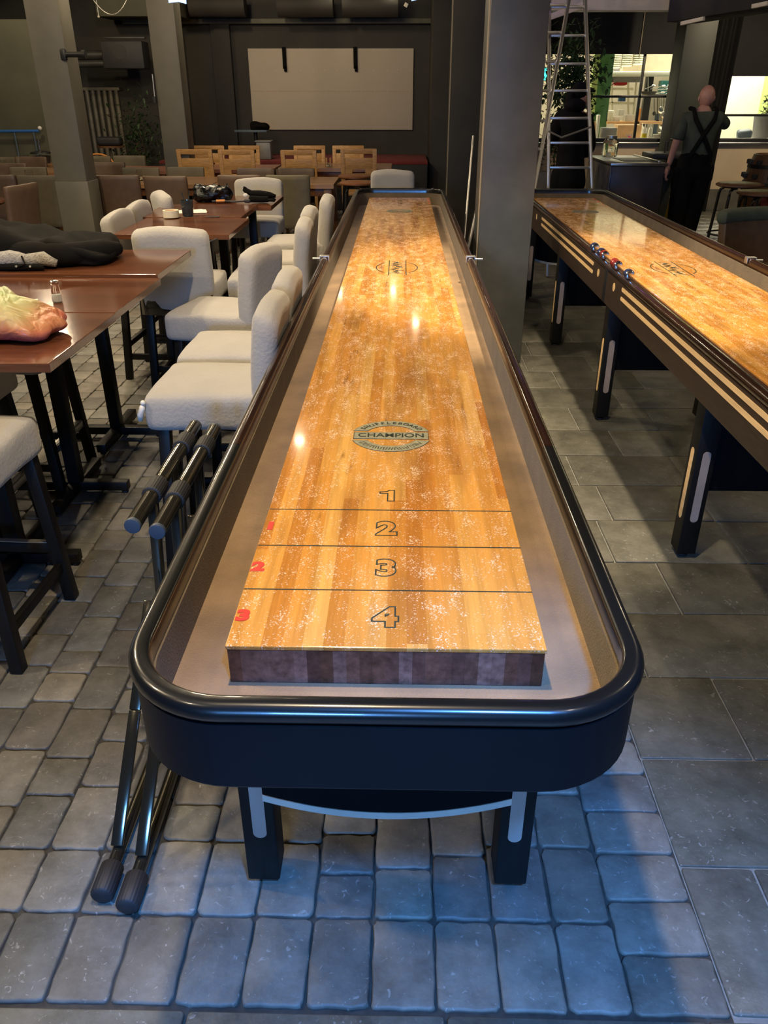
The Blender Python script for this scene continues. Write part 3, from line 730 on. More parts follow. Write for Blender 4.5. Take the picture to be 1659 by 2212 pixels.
# ---------------------------------------------------------------- folded stands by the centre table
def make_stand():
    t = empty('folding_stand', 'black tubular folding stand leaning beside the centre table, outer of the two', 'stand', (-.600, 1.82, 0), group='folding stands beside the centre table')
    q = MB(); q.tube((0, -.27, .70), (0, .33, .70), .0185, seg=28); tb = q.build('top_tube', M['tube_black'], t)
    for y in (-.275, .335):
        q = MB(); q.lathe([(.012, -.004), (.018, -.003), (.0192, 0), (.0185, .008)], (0, y, .70), M=Matrix.Rotation(-PI/2 if y < 0 else PI/2, 4, 'X')); q.build('end_cap', M['cap_plastic'], tb)
    for y in (-.09, .20):
        q = MB(); q.lathe([(.019, -.035), (.0235, -.034), (.024, -.03), (.024, .03), (.0235, .034), (.019, .035)], (0, y, .70), seg=72, M=Matrix.Rotation(PI/2, 4, 'X'), ripple=.035, nrip=24); q.build('grip_ring', M['rubber'], t, ang=80)
    q = MB(); q.tube((-.035, -.66, .026), (-.035, .72, .026), .0155, seg=20); q.build('bottom_tube', M['tube_black'], t)
    for y in (-.675, .74):
        q = MB(); q.lathe([(.020, -.04), (.025, -.036), (.025, .036), (.021, .04)], (-.035, y, .026), seg=60, M=Matrix.Rotation(PI/2, 4, 'X'), ripple=.03, nrip=20); q.build('rubber_foot', M['rubber'], t, ang=80)
    for s in (-1, 1):
        q = MB(); q.bar((-.035, s*.60, .045), (-.02, s*.40, .27), .010, .028, .003, up=(1, 0, 0)); q.bar((-.02, s*.40, .27), (-.01, s*.22, .46), .010, .028, .003, up=(1, 0, 0)); q.build('diagonal_brace', M['tube_black'], t)
        q = MB(); q.bar((-.035, s*.12, .04), (0, s*.12, .685), .022, .034, .004); q.build('upright', M['tube_black'], t)
    return t
s1 = make_stand()
s2 = dup(s1, 'black tubular folding stand beside the centre table, the one touching its rail', (-.537, 1.795, 0))

# ---------------------------------------------------------------- white covered bar stools
def make_stool():
    t = empty('bar_stool', '', 'bar stool', group='white covered bar stools')
    w2, d2 = .40, .42
    q = MB(); q.cushion((0, .0, .615), (w2, d2, .125), .028, puff=.014, wob=.006, seed=3); st = q.build('seat', M['fabric'], t, ang=80)
    q = MB(); q.path([(sx*(w2/2-.01), sy*(d2/2-.01), .655) for sx, sy in ((-1, -1), (1, -1), (1, 1), (-1, 1))], .0025, closed=True); q.build('seat_piping', M['fabric'], st)
    def fn(p, px, py):
        z = (p.z+.225)/.45
        p.y -= .035*z*z                       # rake
        p.z += .018*(1-px*px)*max(0, z-.5)*2 + .012*py*max(0, z-.5)*2   # crowned top, front lip higher
        return p
    q = MB(); q.cushion((0, -.185, .735), (w2-.005, .080, .42), .034, wob=.006, seed=9, fn=fn, n=11); q.build('backrest', M['fabric'], t, ang=80)
    # cover flap hanging down the back and its side hems
    q = MB(); q.sheet(-w2/2+.006, w2/2-.006, .515, .62, 10, 3, lambda x, z: Vector((x, -.222-.004*math.sin(x*34)-.01*(.62-z), z-.004*math.cos(x*15)))); q.build('cover_flap', M['fabric'], t, ang=80)
    for sx in (-1, 1):
        for sy in (-1, 1):
            q = MB(); a = Vector((sx*.165, sy*.165-.01, .56)); b = Vector((sx*.185, sy*.20-.01, 0))
            q.bar(a, b, .04, .04, .004, up=(1, 0, 0)); q.build('leg', M['leg_black'], t)
    for sx in (-1, 1):
        q = MB(); q.bar((sx*.180, -.19, .14), (sx*.180, .18, .14), .02, .035, .003); q.build('stretcher', M['leg_black'], t)
    q = MB(); q.bar((-.178, .178, .21), (.178, .178, .21), .022, .035, .003); ft = q.build('footrest', M['leg_black'], t)
    q = MB(); q.box((0, .192, .213), (.30, .004, .03), .001); q.box((0, .18, .231), (.30, .022, .003), .001); q.build('footrest_plate', M['alu'], ft)
    q = MB(); q.bar((-.178, -.195, .21), (.178, -.195, .21), .02, .035, .003); q.build('stretcher', M['leg_black'], t)
    return t
stool = make_stool()
D = math.radians
SL = [((-.645, 2.665, 0), D(90), 'white covered bar stool nearest the camera, its back against the centre shuffleboard table'),
      ((-.650, 3.115, 0), D(90), 'white covered bar stool second nearest along the left rail of the centre table'),
      ((-.84, 3.73, 0), D(78), 'white covered bar stool turned slightly, third from the camera beside the front bar tables'),
      ((-.745, 4.56, 0), D(92), 'white covered bar stool on the right of the middle bar tables, nearest of its three'),
      ((-.77, 5.08, 0), D(90), 'white covered bar stool on the right of the middle bar tables, middle of its three'),
      ((-.715, 5.72, 0), D(90), 'white covered bar stool on the right of the middle bar tables, furthest of its three'),
      ((-1.19, 4.42, 0), D(1), 'white covered bar stool heading the middle bar tables, its back to the camera'),
      ((-1.46, 4.86, 0), D(-92), 'white covered bar stool on the left of the middle bar tables, nearest of its three'),
      ((-1.475, 5.31, 0), D(-90), 'white covered bar stool on the left of the middle bar tables, middle of its three'),
      ((-1.50, 5.98, 0), D(-62), 'white covered bar stool on the left of the middle bar tables, furthest and turned'),
      ((-1.17, 6.72, 0), D(180), 'white covered bar stool facing the camera behind the black gloves'),
      ((-.085, 7.93, 0), D(0), 'white covered bar stool showing its back beyond the far end of the centre table'),
      ((-1.335, 2.10, 0), D(-2), 'white covered bar stool cut off by the left edge, closest to the camera'),
      ((-1.68, 2.70, 0), D(-90), 'white covered bar stool tucked under the left of the front bar table, nearer one'),
      ((-1.66, 3.24, 0), D(-90), 'white covered bar stool tucked under the left of the front bar tables, further one')]
for i, (loc, rz, lab) in enumerate(SL):
    if i == 0: stool.location = loc; stool.rotation_euler = (0, 0, rz); stool['label'] = lab
    else: dup(stool, lab, loc, rz)

# ---------------------------------------------------------------- bar tables
def make_bar_table(wx, dy, h, co=0):
    t = empty('bar_table', '', 'bar table', group='dark wood bar tables')
    q = MB(); q.box((0, 0, h-.015), (wx, dy, .028), .002); q.build('tabletop', M['tabletop'], t, smooth=False)
    q = MB(); q.bar((co, 0, .04), (co, 0, h-.03), .055, .055, .003); q.build('column', M['leg_black'], t)
    q = MB(); q.box((0, 0, h-.035), (wx*.6, .05, .012), .002); q.box((0, 0, h-.035), (.05, dy*.7, .012), .002); q.build('top_bracket', M['leg_black'], t)
    q = MB(); q.box((co, 0, .035), (.46, .045, .04), .003); q.box((co, 0, .035), (.045, .50, .04), .003); bs = q.build('cross_foot', M['leg_black'], t)
    for a, b_ in ((co+.21, 0), (co-.21, 0), (co, .23), (co, -.23)):
        q = MB(); q.lathe([(.012, 0), (.015, .003), (.015, .01), (.006, .012), (.006, .02)], (a, b_, 0)); q.build('levelling_foot', M['rubber'], bs)
    return t
tb = make_bar_table(.80, .60, .87); tb.location = (-1.42, 2.505, 0); tb['label'] = 'dark wood bar table nearest the camera, carrying the knotted carrier bag'
dup(tb, 'dark wood bar table with the salt shaker, middle of the front three', (-1.425, 3.115, 0))
tb3 = dup(tb, 'dark wood bar table under the black jacket, furthest of the front three', (-1.44, 3.73, .012))
tbB = make_bar_table(.655, .66, .87, .13); tbB.location = (-1.29, 4.925, 0); tbB['label'] = 'dark wood bar table behind the stool that turns its back to the camera'
dup(tbB, 'dark wood bar table with the tape roll and dark glass', (-1.345, 5.60, .004))
dup(tbB, 'dark wood bar table with the black gloves and black bundle, furthest of the middle group', (-1.255, 6.12+.16, -.012))

# ---------------------------------------------------------------- things on the bar tables
tz = .871
t = empty('carrier_bag', 'knotted green and red plastic carrier bag full of goods on the nearest bar table', 'plastic bag', (-1.275, 2.50, tz))
def bfn(p, px, py):
    a = math.atan2(p.y, p.x); z = (p.z+.065)/.13; k = 1-.45*max(0, z-.35)**1.2
    k *= 1+.05*math.sin(a*7+3*z)+.03*math.sin(a*13)
    zz = p.z+.075; return Vector((p.x*k, p.y*k, -.075+zz*(.92-.36*px)+.02*max(0, z-.5)*math.sin(a*5)))
q = MB(); q.cushion((0, 0, .0755), (.37, .26, .15), .07, wob=.014, seed=5, n=15, fn=bfn); q.build('bag_body', M['carrier_bag'], t, ang=80)
q = MB(); q.cushion((-.105, -.02, .185), (.10, .09, .10), .044, wob=.024, seed=8, n=11); q.cushion((-.10, -.01, .235), (.10, .07, .06), .029, wob=.024, seed=1, n=9); q.path([(-.10, -.05, .17), (-.06, -.075, .14), (.0, -.08, .11), (.06, -.07, .085)], [.028, .018, .010, .004]); q.build('knot', M['carrier_bag'], t, ang=80)
t = empty('salt_shaker', 'small glass salt shaker with chrome lid on the bar table', 'salt shaker', (-1.29, 2.965, tz))
MB().lathe([(.017, 0), (.0185, .004), (.0165, .04), (.013, .062), (.013, .066)], seg=20).build('glass_body', M['glass'], t)
MB().lathe([(.014, .003), (.0155, .005), (.014, .028), (.001, .029)], seg=20).build('salt', M['salt'], t)
MB().lathe([(.0145, .064), (.0155, .066), (.015, .076), (.009, .080)], seg=20).build('lid', M['chrome'], t)
q = MB(); q.box((0, 0, .001), (.14, .11, .002), rot=.3); t = q.build('paper_sheet', M['paper'], smooth=False); t.location = (-1.43, 2.93, tz); tag(t, 'white paper sheet sticking out behind the carrier bag', 'paper')
def jfn(p, px, py):
    a = noise.noise(Vector((p.x*5, p.y*7, 1)))*.03; r = 1+.4*noise.noise(Vector((p.x*9, p.y*3, 4)))
    z = max(0, p.z+.08); p = p+Vector((0, noise.noise(p*16)*.016, noise.noise(Vector((p.x*14+p.y*20, p.y*9, p.z*5)))*.020)) if p.z > -.07 else p; return Vector((p.x, p.y*(1-.15*px), -.08+z*(.78-.30*px)*r + (a if z > .02 else 0)))
t = empty('winter_jacket', 'black jacket with grey fleece lining heaped on the furthest front bar table', 'jacket', (-1.68, 3.74, tz+.012))
q = MB(); q.cushion((0, 0, .082), (.74, .38, .165), .07, wob=.025, seed=2, n=17, fn=jfn); q.build('body', M['black_cloth'], t, ang=80)
q = MB(); q.path([(-.1, -.12, .05), (.05, -.17, .055), (.2, -.15, .05), (.33, -.06, .05), (.36, .05, .045)], [.05, .055, .05, .05, .03], seg=14); q.build('sleeve', M['black_cloth'], t, ang=80)
q = MB(); q.path([(-.12, -.215, .035), (-.02, -.222, .045), (.05, -.215, .040), (.12, -.21, .045), (.17, -.205, .022)], [.03, .036, .026, .03, .016], seg=14); q.build('fleece_lining', M['fleece'], t, ang=80)
q = MB(); q.path([(-.14, -.25, .012), (0, -.255, .016), (.13, -.25, .014)], [.012, .016, .01]); q.path([(.04, -.245, .06), (.06, -.27, .03), (.03, -.27, .02)], .004); q.build('drawcord_hem', M['black_cloth'], t, ang=80)
for x in (.02, .08): q = MB(); q.tube((x, -.268, .02), (x, -.272, .022), .005); q.build('eyelet', M['chrome'], t)
t = empty('tape_roll', 'roll of cream masking tape on the middle bar table', 'tape', (-1.455, 5.25, tz+.004))
MB().lathe([(.038, 0), (.05, 0), (.05, .042), (.038, .042), (.038, .021)], seg=28).build('tape', M['cream'], t); MB().lathe([(.0375, .002), (.0375, .040), (.034, .040), (.034, .002)], seg=28).build('core', M['cardboard'], t)
t = empty('drinking_glass', 'dark tinted drinking glass beside the tape roll', 'glass', (-1.36, 5.30, tz+.004))
MB().lathe([(.030, 0), (.034, .005), (.041, .095), (.038, .095), (.031, .012), (.001, .010)], seg=24).build('tumbler', M['smoke_glass'], t)
q = MB(); q.tube((-.005, 0, .02), (.02, .02, .15), .003); q.tube((.005, 0, .02), (-.03, .01, .14), .003); q.build('straw', M['smoke_glass'], t)
q = MB(); q.box((0, 0, .002), (.22, .16, .003), rot=.25); q.box((.02, .01, .0045), (.16, .13, .002), rot=.5); t = q.build('napkins', M['paper'], smooth=False); t.location = (-1.40, 5.50, tz+.004); tag(t, 'white paper napkins behind the tinted glass', 'napkin')
q = MB(); q.path([(.0, 0, .003), (.04, .02, .003), (.08, 0, .003), (.04, -.02, .003), (0, 0, .003)], .002); q.box((.085, 0, .004), (.02, .012, .008), .002); t = q.build('cable_tie', M['rubber']); t.location = (-1.24, 5.24, tz+.004); tag(t, 'small black looped cord on the bar table seam', 'cord')
q = MB(); q.cushion((0, 0, .05), (.27, .15, .10), .04, seed=6, n=19, fn=lambda p, px, py: p+noise.noise_vector(p*22)*.028+noise.noise_vector(p*50)*.012); t = q.build('black_plastic_bundle', M['poly_bag'], ang=80); t.location = (-1.40, 6.22, tz-.008); tag(t, 'shiny crumpled black plastic bundle on the far middle bar table', 'bundle')
q = MB(); q.path([(-.13, 0, .01), (-.05, .02, .01), (.03, -.01, .01), (.12, .01, .012)], .006); q.cushion((.13, 0, .014), (.05, .03, .028), .012); q.mi = 1; q.tube((-.10, .006, .012), (-.04, .02, .012), .009); t = q.build('power_cable', [M['rubber'], M['orange']]); t.location = (-1.25, 6.10, tz-.008); tag(t, 'black cable with orange sleeve and plug on the far middle bar table', 'cable')
t = empty('work_gloves', 'pair of black gloves with a white patch on the far middle bar table', 'gloves', (-1.06, 6.14, tz-.008))
q = MB(); q.cushion((.02, 0, .022), (.16, .09, .045), .02, wob=.012); 
for k in range(4): q.path([(.08, -.03+.02*k, .02), (.12, -.032+.022*k, .018), (.135, -.032+.022*k, .012)], [.011, .010, .007])
q.build('lower_glove', M['black_cloth'], t, ang=80)
q = MB(); q.path([(-.08, .01, .085), (-.04, .01, .06), (.03, .015, .055), (.10, .01, .05), (.14, .01, .04)], [.016, .022, .026, .02, .012]); q.path([(-.08, .01, .10), (-.085, 0, .085), (-.06, 0, .06)], .014); q.build('upper_glove', M['black_cloth'], t, ang=80)
q = MB(); q.ball((-.075, -.02, .05), (.018, .006, .014)); q.build('patch', M['white'], t)
q = MB(); q.path([atz(452, 520, .87)+Vector((0, .2, -.02)), Vector((-1.16, 4.58, .80)), Vector((-1.165, 4.57, .6)), Vector((-1.19, 4.6, .45))], .004); t = q.build('hanging_cable', M['rubber']); tag(t, 'thin black cable hanging below the near edge of the middle bar table', 'cable')
# white plug on stool
q = MB(); q.path([(0, 0, 0), (.004, 0, .02), (.012, 0, .045), (.016, 0, .055)], [.008, .012, .010, .006]); q.ball((.018, 0, .062), .009); t = q.build('curtain_tassel', M['white'], ang=80); t.location = (-.868, 2.46, .595); tag(t, 'small white tassel at the corner of the nearest white bar stool', 'tassel')

# ---------------------------------------------------------------- dining area
def make_dining_chair(mt, lab):
    t = empty('dining_chair', lab, 'dining chair')
    q = MB(); q.cushion((0, .0, .43), (.43, .42, .09), .025, puff=.008); q.build('seat', mt, t, ang=80)
    def fn(p, px, py):
        z = (p.z+.25)/.5; p.x *= 1+.06*z-.03; p.y -= .05*z; p.y += .018*px*px; return p
    q = MB(); q.cushion((0, -.20, .62), (.42, .05, .50), .02, fn=fn, n=9, wob=.003); q.build('backrest', mt, t, ang=80)
    for sx in (-1, 1):
        for sy in (-1, 1):
            q = MB(); q.bar((sx*.18, sy*.17, .40), (sx*.185, sy*.185, 0), .028, .028, .003, up=(1, 0, 0)); q.build('leg', M['leg_black'], t)
    return t
ch_b = make_dining_chair(M['brown_leather'], ''); ch_o = make_dining_chair(M['olive_fabric'], '')
DC = []   # (source, px centre, py of back top, depth of the chair's back, rotation, label)
DC += [(ch_b, 252, 378, 8.3, 3, 'brown leather dining chair just right of the near olive pillar, back to the camera'),
       (ch_b, 355, 380, 8.2, -2, 'brown leather dining chair behind the left white stools, second right of the near olive pillar'),
       (ch_b, 516, 378, 8.3, 0, 'brown leather dining chair directly behind the black gloves'),
       (ch_o, 621, 378, 8.25, 0, 'dark olive dining chair at the right of the long wooden table, back to the camera'),
       (ch_o, 80, 379, 8.35, -3, 'olive dining chair left of the near olive pillar, back to the camera'),
       (ch_b, -14, 378, 8.4, 0, 'brown dining chair cut by the left edge behind the side-on chair'),
       (ch_b, 46, 398, 7.2, 78, 'brown dining chair seen from the side at the small dark table on the left'),
       (ch_b, 231, 350, 10.2, 182, 'brown dining chair across the long table, just right of the near olive pillar'),
       (ch_o, 304, 362, 9.85, 180, 'olive dining chair across the long table, behind the glass jar'),
       (ch_o, 401, 361, 9.9, 179, 'olive-brown dining chair across the long table below the wooden chairs'),
       (ch_b, 551, 363, 9.95, 181, 'brown dining chair across the long table, left of the second glass jar'),
       (ch_b, 640, 363, 9.95, 180, 'brown dining chair across the long table, right of the second glass jar'),
       (ch_o, 61, 361, 9.8, 180, 'olive dining chair across the table left of the near pillar, behind a glass'),
       (ch_b, 18, 353, 10.2, 182, 'dark dining chair across the table at the left edge'),
       (ch_b, 66, 338, 11.4, 180, 'tan brown dining chair in the back row left of the near pillar'),
       (ch_o, 8, 339, 11.4, 180, 'olive dining chair in the back row at the left edge'),
       (ch_o, 205, 337, 11.5, 180, 'olive dining chair in the back row peeking out right of the near pillar'),
       (ch_o, 279, 336, 11.5, 180, 'pale olive dining chair in the back row in front of the dark plant')]
seen = set()
for src, px, py, Y, rz, lab in DC:
    p = at(px, py, Y); s = p.z/.87
    rzr = D(rz); off = Vector((math.sin(rzr)*-.24, math.cos(rzr)*.24, 0))
    loc = Vector((p.x, Y, 0))+off
    if src not in seen:
        seen.add(src); o = src; o['label'] = lab; o.location = loc; o.rotation_euler = (0, 0, rzr)
    else: o = dup(src, lab, loc, rzr)
    o.scale = (1, 1, s); o['group'] = 'upholstered dining chairs'
def make_dining_table(name, wx, dy, h, top, leg, lab):
    t = empty(name, lab, 'table')
    q = MB(); q.box((0, 0, h-.022), (wx, dy, .045), .003); q.build('tabletop', top, t, smooth=False)
    q = MB(); q.box((0, -dy/2+.09, h-.085), (wx-.2, .025, .08), .002); q.box((0, dy/2-.09, h-.085), (wx-.2, .025, .08), .002); q.build('apron', leg, t)
    for sx in (-1, 1):
        for sy in (-1, 1): MB().box((sx*(wx/2-.07), sy*(dy/2-.08), (h-.045)/2), (.085, .085, h-.047), .004).build('leg', leg, t)
    return t
r1 = atz(200, 400, .72).x; rm = atz(459, 398, .72).x; r2 = atz(722, 398, .72).x; Yn = 8.98
t = make_dining_table('dining_table', rm-r1-.01, .85, .72, M['oak_table'], M['red_wood'], 'long brown wooden dining table left half, behind the brown leather chairs'); t.location = ((r1+rm)/2, Yn+.425, 0); t['group'] = 'wooden dining tables'
t = make_dining_table('dining_table', r2-rm-.01, .85, .72, M['oak_table'], M['red_wood'], 'long brown wooden dining table right half, with its red-brown leg beside the centre table'); t.location = ((r2+rm)/2, Yn+.425, 0); t['group'] = 'wooden dining tables'
t = make_dining_table('dining_table', 1.45, .85, .73, M['oak_table'], M['red_wood'], 'light wooden dining table nearest the stage, right one between the slatted chairs'); t.location = (-.86, 11.35, 0); t['group'] = 'wooden dining tables'
t = make_dining_table('dining_table', 1.15, .80, .72, M['red_table'], M['red_wood'], 'reddish wooden dining table nearest the stage, left one between the slatted chairs'); t.location = (-2.22, 11.25, 0); t['group'] = 'wooden dining tables'
t = make_dining_table('dining_table', 1.2, .7, .72, M['red_table'], M['red_wood'], 'reddish dining table behind the back row of olive chairs near the dark plant'); t.location = (-3.55, 11.0, 0); t['group'] = 'wooden dining tables'
t = make_dining_table('dining_table', 1.5, .7, .72, M['oak_table'], M['red_wood'], 'wooden dining table left of the near pillar, first row'); t.location = (-4.25, 9.35, 0); t['group'] = 'wooden dining tables'
t = make_dining_table('dining_table', 1.5, .7, .72, M['oak_table'], M['red_wood'], 'wooden dining table left of the near pillar, second row'); t.location = (-4.98, 10.75, 0); t['group'] = 'wooden dining tables'
t = make_dining_table('dining_table', 1.7, .58, .72, M['oak_table'], M['red_wood'], 'wooden dining table left of the near pillar, back row below the blue rail'); t.location = (-5.3, 11.85, 0); t['group'] = 'wooden dining tables'
t = empty('round_table', 'small dark round table at the left edge beside the side-on brown chair', 'table', (-3.98, 7.35, 0))
MB().lathe([(.02, .70), (.44, .70), (.45, .715), (.44, .73), (.02, .73)], seg=40).build('tabletop', M['tabletop'], t); MB().tube((0, 0, .03), (0, 0, .70), .035).build('column', M['leg_black'], t); MB().lathe([(.24, 0), (.24, .015), (.04, .03)], seg=30).build('base', M['leg_black'], t)
# glasses and jars on the dining tables
def glass_jar(lab):
    t = empty('glass_jar', lab, 'glass'); MB().lathe([(.035, 0), (.04, .004), (.04, .11), (.036, .11), (.035, .008), (.001, .006)], seg=18).build('jar', M['glass'], t); MB().tube((0, 0, .009), (0, 0, .035), .022).build('candle', M['cream'], t); return t
gj = glass_jar('clear glass jar on the long table between two brown chairs')
gj.location = (atz(342, 378, .72).x, 9.35, .721)
for px, Y, z, lab in [(593, 9.4, .721, 'clear glass jar on the long table behind the dark olive chair'), (709, 11.1, .731, 'glass candle jar on the light table nearest the stage'), (58, 11.8, .721, 'clear glass on the back table left of the near pillar'),
                      (57, 9.35, .721, 'clear glass on the first table left of the near pillar'), (8, 10.75, .721, 'clear glass on the second table at the left edge'), (208, 10.9, .721, 'clear glass jar just right of the near pillar')]:
    dup(gj, lab, (at(px, 350, Y).x, Y, z), group='glass jars on the dining tables')
gj['group'] = 'glass jars on the dining tables'
# slatted wooden chairs
def make_wood_chair():
    t = empty('wooden_chair', '', 'wooden chair', group='oak chairs with cut-out backs')
    q = MB(); q.box((0, 0, .455), (.42, .42, .035), .008); q.build('seat', M['oak'], t)
    for sx in (-1, 1):
        q = MB(); q.bar((sx*.19, -.20, 0), (sx*.19, -.19, .45), .04, .04, .003); q.bar((sx*.19, -.19, .45), (sx*.195, -.26, .96), .05, .032, .003); q.build('rear_leg', M['oak'], t)
        q = MB(); q.bar((sx*.19, .18, 0), (sx*.19, .18, .44), .04, .04, .003, up=(1, 0, 0)); q.build('front_leg', M['oak'], t)
    q = MB(); q.box((0, -.255, .935), (.42, .03, .055), .004, rot=Matrix.Rotation(.13, 4, 'X')); q.build('top_rail', M['oak'], t)
    q = MB(); Rt = Matrix.Rotation(.13, 4, 'X')
    q.box((0, -.236, .800), (.34, .022, .125), .004, rot=Rt); q.box((0, -.217, .665), (.34, .022, .05), .004, rot=Rt)
    for sx in (-1, 1): q.box((sx*.125, -.225, .715), (.09, .022, .06), 0, rot=Rt)
    q.build('back_panel', M['oak'], t)
    return t
wc = make_wood_chair(); first = True
for px, py, Y, rz, lab in [(421, 322, 10.45, -3, 'oak chair with cut-out back, leftmost on the near side of the stage tables'), (508, 323, 10.45, 2, 'oak chair with cut-out back, second from left on the near side of the stage tables'),
                       (646, 324, 10.45, -2, 'oak chair with cut-out back, third from left on the near side of the stage tables'), (772, 321, 10.45, 3, 'oak chair with cut-out back, rightmost on the near side, above the round stools'),
                       (450, 314, 12.1, 180, 'oak chair on the stage side, leftmost of the far row'), (527, 314, 12.1, 180, 'oak chair on the stage side, second from left in the far row'),
                       (669, 314, 12.1, 181, 'oak chair on the stage side, third from left in the far row'), (752, 314, 12.1, 180, 'oak chair on the stage side, rightmost of the far row')]:
    p = at(px, py, Y); o = wc if first else dup(wc, lab, (0, 0, 0)); first = False
    o['label'] = lab; o.rotation_euler = (0, 0, D(rz)); o.scale = (1, 1, p.z/.965)
    o.location = (p.x, Y+(.26 if rz < 90 else -.26), 0)
# round tubular stools
def make_round_stool(seat_m):
    t = empty('round_stool', '', 'stool')
    MB().lathe([(.02, .715), (.17, .715), (.19, .725), (.19, .74), (.17, .75), (.02, .75)], seg=32).build('seat', seat_m, t)
    for k in range(4):
        a = PI/4+k*PI/2; c, s_ = math.cos(a), math.sin(a)
        q = MB(); q.path([(c*.05, s_*.05, .70), (c*.12, s_*.12, .70), (c*.155, s_*.155, .68), (c*.165, s_*.165, .64), (c*.20, s_*.20, 0)], .013, seg=8); q.build('leg', M['metal_dark'], t)
    q = MB(); q.path([(.185*math.cos(2*PI*k/24), .185*math.sin(2*PI*k/24), .25) for k in range(24)], .009, closed=True); q.build('foot_ring', M['metal_dark'], t)
    return t
rs = make_round_stool(M['red_wood']); rs['label'] = 'round brown topped stool nearest the far left corner of the centre table'; rs['group'] = 'round topped tubular stools'
rs.location = (at(772, 380, 9.0).x, 9.0, 0)
dup(rs, 'round brown topped stool behind the first one, beside the oak chair', (at(766, 371, 9.75).x, 9.75, 0))
dup(rs, 'round brown topped stool half hidden behind the white stool at the far end', (at(840, 371, 9.7).x, 9.7, 0))
rs2 = make_round_stool(M['barrel_wood']); rs2['group'] = 'dark bar stools by the barrel'; rs2['label'] = 'round dark bar stool in front of the barrel, nearer the bald man'; rs2.location = (at(1602, 381, 8.9).x, 8.9, 0); rs2.scale = (1.25, 1.25, 1)
#, (at(1602, 381, 8.9).x, 8.9, 0), scale=(1.25, 1.25, 1.0))
dup(rs2, 'round dark bar stool cut by the right edge beside the barrel', (at(1655, 388, 8.1).x, 8.1, 0), scale=(1.25, 1.25, 1.0))

# ---------------------------------------------------------------- back left corner
Yw = 14.31
t = empty('radiator', 'tall slatted radiator on the back wall between the two olive pillars', 'radiator', (at(220, 240, Yw).x, Yw, 0))
for k in range(7):
    q = MB(); q.tube((-.29+k*.095, 0, .62), (-.29+k*.095, 0, 1.62), .032, seg=10); q.build('column', M['radiator'], t)
q = MB(); q.box((0, 0, 1.64), (.68, .06, .05), .01); q.box((0, 0, .62), (.68, .06, .05), .01); q.build('header', M['radiator'], t)
q = MB(); q.tube((.34, 0, 1.64), (.40, 0, 1.64), .02); q.tube((-.34, 0, 1.64), (-.39, 0, 1.64), .02); q.tube((-.36, 0, 1.45), (-.36, 0, 1.68), .012); q.build('valve', M['chrome'], t)
t = empty('wall_speaker', 'dark boxy wall speaker with a round cone left of the second olive pillar', 'speaker', (at(273, 125, 13.6).x, 13.6, 0))
MB().box((0, 0, 2.08), (.62, .36, .36), .02).build('cabinet', M['stage_black'], t)
MB().lathe([(.10, 0), (.09, .01), (.03, .03)], (-.03, -.185, 2.12), seg=24, M=Matrix.Rotation(-PI/2, 4, 'X')).build('cone', M['rubber'], t)
q = MB(); q.box((.05, -.1, 2.30), (.60, .08, .025), .005); q.build('top_bracket', M['pipe'], t)
for (a, b_, r, lab) in [((150, 120), (262, 118), .06, 'thick dark ventilation duct beside the near olive pillar'), ((152, 138), (262, 137), .05, 'thinner dark duct under the ventilation duct')]:
    q = MB(); q.tube(at(*a, 13.55), at(*b_, 13.55), r, seg=18); q = q.build('ventilation_duct', M['pipe']); tag(q, lab, 'duct', 'dark ducts')
b = MB(); b.box((-3.9, 13.9, 2.85), (1.25, .6, .55), .02); q = b.build('air_handling_box', M['wall_olive']); tag(q, 'large dark ventilation box hung under the ceiling between the olive pillars', 'ventilation box')
for i, (px, lab) in enumerate([(660, 'wide dark ventilation drum under the ceiling above the left of the screen'), (800, 'dark ventilation drum under the ceiling above the right of the screen'), (470, 'dark ventilation drum under the ceiling beside the second olive pillar')]):
    q = MB(); q.tube(at(px-60, 12, 13.8), at(px+60, 12, 13.8), .15, seg=24); q = q.build('ventilation_drum', M['wall_dark']); tag(q, lab, 'duct', 'ventilation drums')
q = MB(); c = at(238, 2, 8.0); q.path([c+Vector((-.16+.32*k/12, 0, -.13*(1-((k-6)/6)**2)+.03)) for k in range(13)], .004, seg=6); q = q.build('hanging_wire', M['alu']); tag(q, 'thin wire looping down from the ceiling between the olive pillars', 'wire')
t = empty('pendant_cord', 'thin pull cord ending in a small knob above the wall speaker', 'cord', (0, 0, 0)); q = MB(); pc = at(213, 34, 10.5); q.tube(Vector((pc.x, pc.y, 3.47)), pc, .004); q.build('cord', M['alu'], t); MB().ball(at(213, 36, 10.5), .012).build('knob', M['cream'], t)
t = empty('wall_lamp', 'slim tube lamp with a dark socket on the left side of the second olive pillar', 'lamp', (0, 0, 0))
MB().tube(at(329, 160, 10.45), at(334, 208, 10.45), .008).build('cord', M['alu'], t); MB().tube(at(334, 208, 10.45), at(335, 222, 10.45), .024).build('socket', M['rubber'], t)
